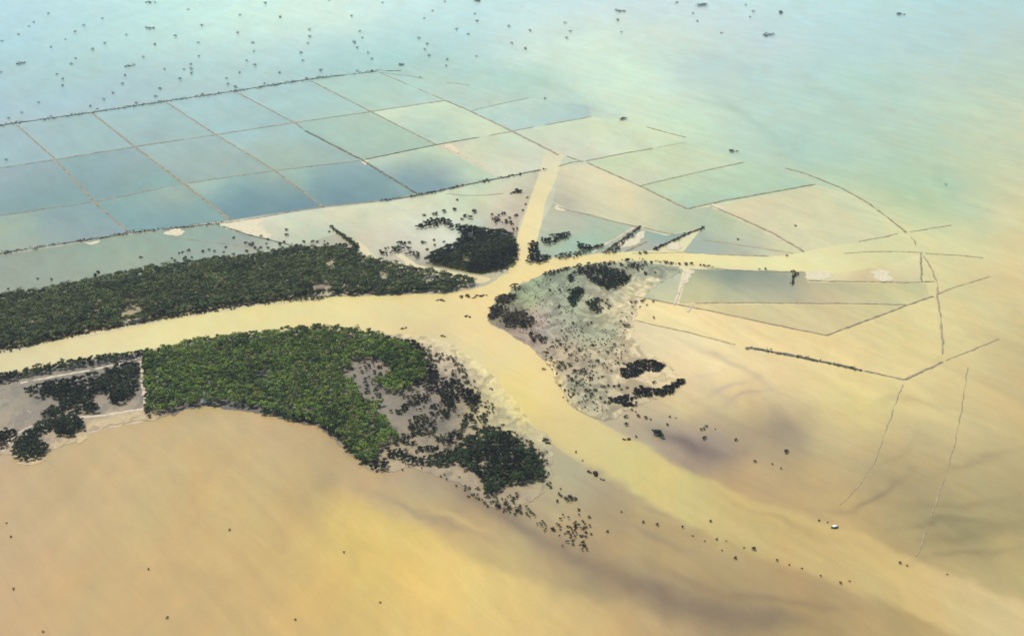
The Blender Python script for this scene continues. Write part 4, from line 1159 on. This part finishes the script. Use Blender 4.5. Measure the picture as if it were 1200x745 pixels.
bushes("tiny dark speck of bush on the wide brown flood in front", "13 629 4;16 690 4.5;50 740 5;174 667 4.5;269 621 4;196 724 4.5;346 726 4.5;403 647 4;445 706 3.5;8 613 3", group=BR, pool=RBUSH)

# ------------------------------------------------------------------ small built things
def boxv(V, F, c, s, taper=1.0):
    o = len(V)
    for z in (-1, 1):
        k = taper if z > 0 else 1
        for x, y in ((-1, -1), (1, -1), (1, 1), (-1, 1)):
            V.append((c[0] + x * s[0] / 2 * k, c[1] + y * s[1] / 2 * k, c[2] + z * s[2] / 2))
    F += [(o + 3, o + 2, o + 1, o), (o + 4, o + 5, o + 6, o + 7)] + [(o + k, o + (k + 1) % 4, o + 4 + (k + 1) % 4, o + 4 + k) for k in range(4)]

M_WALL = plain_mat("hut_wall", (.36, .26, .2), .9, .15)
M_ROOF = plain_mat("thatch_roof", (.30, .20, .14), .9, .3, 1.5)
M_WHITE = plain_mat("whitewash", (.78, .76, .70), .6, .06)
M_HULL = plain_mat("boat_hull", (.06, .045, .03), .6, .2)

def hut(label, px, py, w, d, h, rz, wall, roofm):
    g = G(px, py)
    o = bpy.data.objects.new("hut", None)
    COL.objects.link(o)
    o.location = (g[0], g[1], .3)
    o.rotation_euler = (0, 0, math.radians(rz))
    tag(o, label, "hut")
    V, F = [], []
    boxv(V, F, (0, 0, h / 2 + .4), (w, d, h))
    for x in (-1, 1):
        for y in (-1, 1):
            boxv(V, F, (x * (w / 2 - .25), y * (d / 2 - .25), .05), (.22, .22, .7))
    link("wall", np_mesh("wall", V, F), wall, o)
    z0, z1, e = h + .42, h + .42 + d * .38, .6
    a, b = w / 2 + e, d / 2 + e
    V = [(-a, -b, z0 - .2), (a, -b, z0 - .2), (a, b, z0 - .2), (-a, b, z0 - .2), (-a * .9, 0, z1), (a * .9, 0, z1)]
    V += [(x, y, z - .18) for x, y, z in V]
    F = [(0, 1, 5, 4), (2, 3, 4, 5), (7, 6, 10, 11), (9, 8, 11, 10), (0, 6, 7, 1), (2, 8, 9, 3), (1, 7, 11, 5), (5, 11, 8, 2), (3, 9, 10, 4), (4, 10, 6, 0)]
    me = bpy.data.meshes.new("roof")
    me.from_pydata(V, [], F)
    link("roof", me, roofm, o)
    V, F = [], []
    boxv(V, F, (0, -d / 2 - .04, 1.3), (.9, .07, 1.8))
    link("door", np_mesh("door", V, F), M_HULL, o)
    return o

hut("pinkish-walled thatched hut in the clearing of the mangrove belt by the river", 375, 340, 11, 7, 3.2, 12, M_WALL, M_ROOF)
hut("small pale whitewashed hut among the mangroves near the river", 406, 337, 4.5, 4, 2.6, -8, M_WHITE, M_WALL)

# white spire at the woodland's shore
g = G(240, 471)
sp = bpy.data.objects.new("shrine_tower", None)
COL.objects.link(sp)
sp.location = (g[0], g[1], .2)
tag(sp, "slim white spire on a stepped base at the shore of the green woodland", "shrine")
def lathe(name, prof, n, mat, parent):
    V, F = [], []
    for r, z in prof:
        for k in range(n):
            V.append((r * math.cos(6.2832 * k / n), r * math.sin(6.2832 * k / n), z))
    for i in range(len(prof) - 1):
        for k in range(n):
            F.append((i * n + k, i * n + (k + 1) % n, (i + 1) * n + (k + 1) % n, (i + 1) * n + k))
    return link(name, np_mesh(name, V, F, True), mat, parent)
V, F = [], []
boxv(V, F, (0, 0, .5), (5.2, 5.2, 1.2))
boxv(V, F, (0, 0, 1.6), (4.0, 4.0, 1.0))
link("base", np_mesh("base", V, F), M_WHITE, sp)
lathe("dome", [(1.9, 2.1), (1.95, 2.8), (1.7, 3.8), (1.25, 4.8), (.9, 5.4)], 20, M_WHITE, sp)
lathe("spire", [(.9, 5.4), (.8, 6.2), (.62, 7.6), (.48, 9.0), (.3, 10.8), (.12, 12.4), (.02, 13.4)], 16, M_WHITE, sp)

# white-roofed boat
g = G(978, 618)
bo = bpy.data.objects.new("boat", None)
COL.objects.link(bo)
bo.location = (g[0], g[1], 0)
bo.rotation_euler = (0, 0, math.radians(12))
tag(bo, "small boat with a white canopy afloat alone on the brown plume", "boat")
V, F = [], []
st = [(-3.4, .25, .95), (-2.6, .75, .7), (-1, 1.1, .55), (1, 1.1, .55), (2.6, .7, .75), (3.6, .1, 1.15)]
for x, w_, z in st:
    V += [(x, -w_, z), (x * .92, -w_ * .6, -.25), (x * .92, w_ * .6, -.25), (x, w_, z), (x, w_ * .85, z - .1), (x * .9, 0, .15), (x, -w_ * .85, z - .1)]
for i in range(len(st) - 1):
    for k in range(7):
        F.append((i * 7 + k, i * 7 + (k + 1) % 7, i * 7 + 7 + (k + 1) % 7, i * 7 + 7 + k))
link("hull", np_mesh("hull", V, F), M_HULL, bo)
V, F = [], []
n = 9
for x in (-2.0, 1.9):
    for k in range(n):
        a = math.pi * k / (n - 1)
        V.append((x, 1.25 * math.cos(a), 1.5 + .7 * math.sin(a)))
for x in (-2.0, 1.9):
    for k in range(n):
        a = math.pi * k / (n - 1)
        V.append((x, 1.15 * math.cos(a), 1.42 + .66 * math.sin(a)))
for k in range(n - 1):
    F.append((k, k + 1, n + k + 1, n + k))
    F.append((2 * n + k + 1, 2 * n + k, 3 * n + k, 3 * n + k + 1))
    F.append((k + 1, k, 2 * n + k, 2 * n + k + 1))
    F.append((n + k, n + k + 1, 3 * n + k + 1, 3 * n + k))
link("canopy", np_mesh("canopy", V, F), M_WHITE, bo)
for x in (-1.9, 1.8):
    for y in (-1.1, 1.1):
        V, F = [], []
        boxv(V, F, (x, y, 1.0), (.08, .08, 1.1))
        link("post", np_mesh("post", V, F), M_HULL, bo)


# ------------------------------------------------------------------ air
me = np_mesh("haze", [(x, y, z) for z in (-3.3, 720) for x, y in ((-36000, -36000), (36000, -36000), (36000, 36000), (-36000, 36000))],
             [(3, 2, 1, 0), (4, 5, 6, 7), (0, 1, 5, 4), (1, 2, 6, 5), (2, 3, 7, 6), (3, 0, 4, 7)])
hz = bpy.data.materials.new("haze")
hz.use_nodes = True
nt = hz.node_tree
nt.nodes.remove(nt.nodes["Principled BSDF"])
pv = nt.nodes.new("ShaderNodeVolumePrincipled")
pv.inputs["Color"].default_value = (.80, .97, 1.0, 1)
pv.inputs["Density"].default_value = 2.5e-5
pv.inputs["Anisotropy"].default_value = 0.0
nt.links.new(pv.outputs[0], nt.nodes["Material Output"].inputs["Volume"])
tag(link("haze", me, hz), kind="stuff")
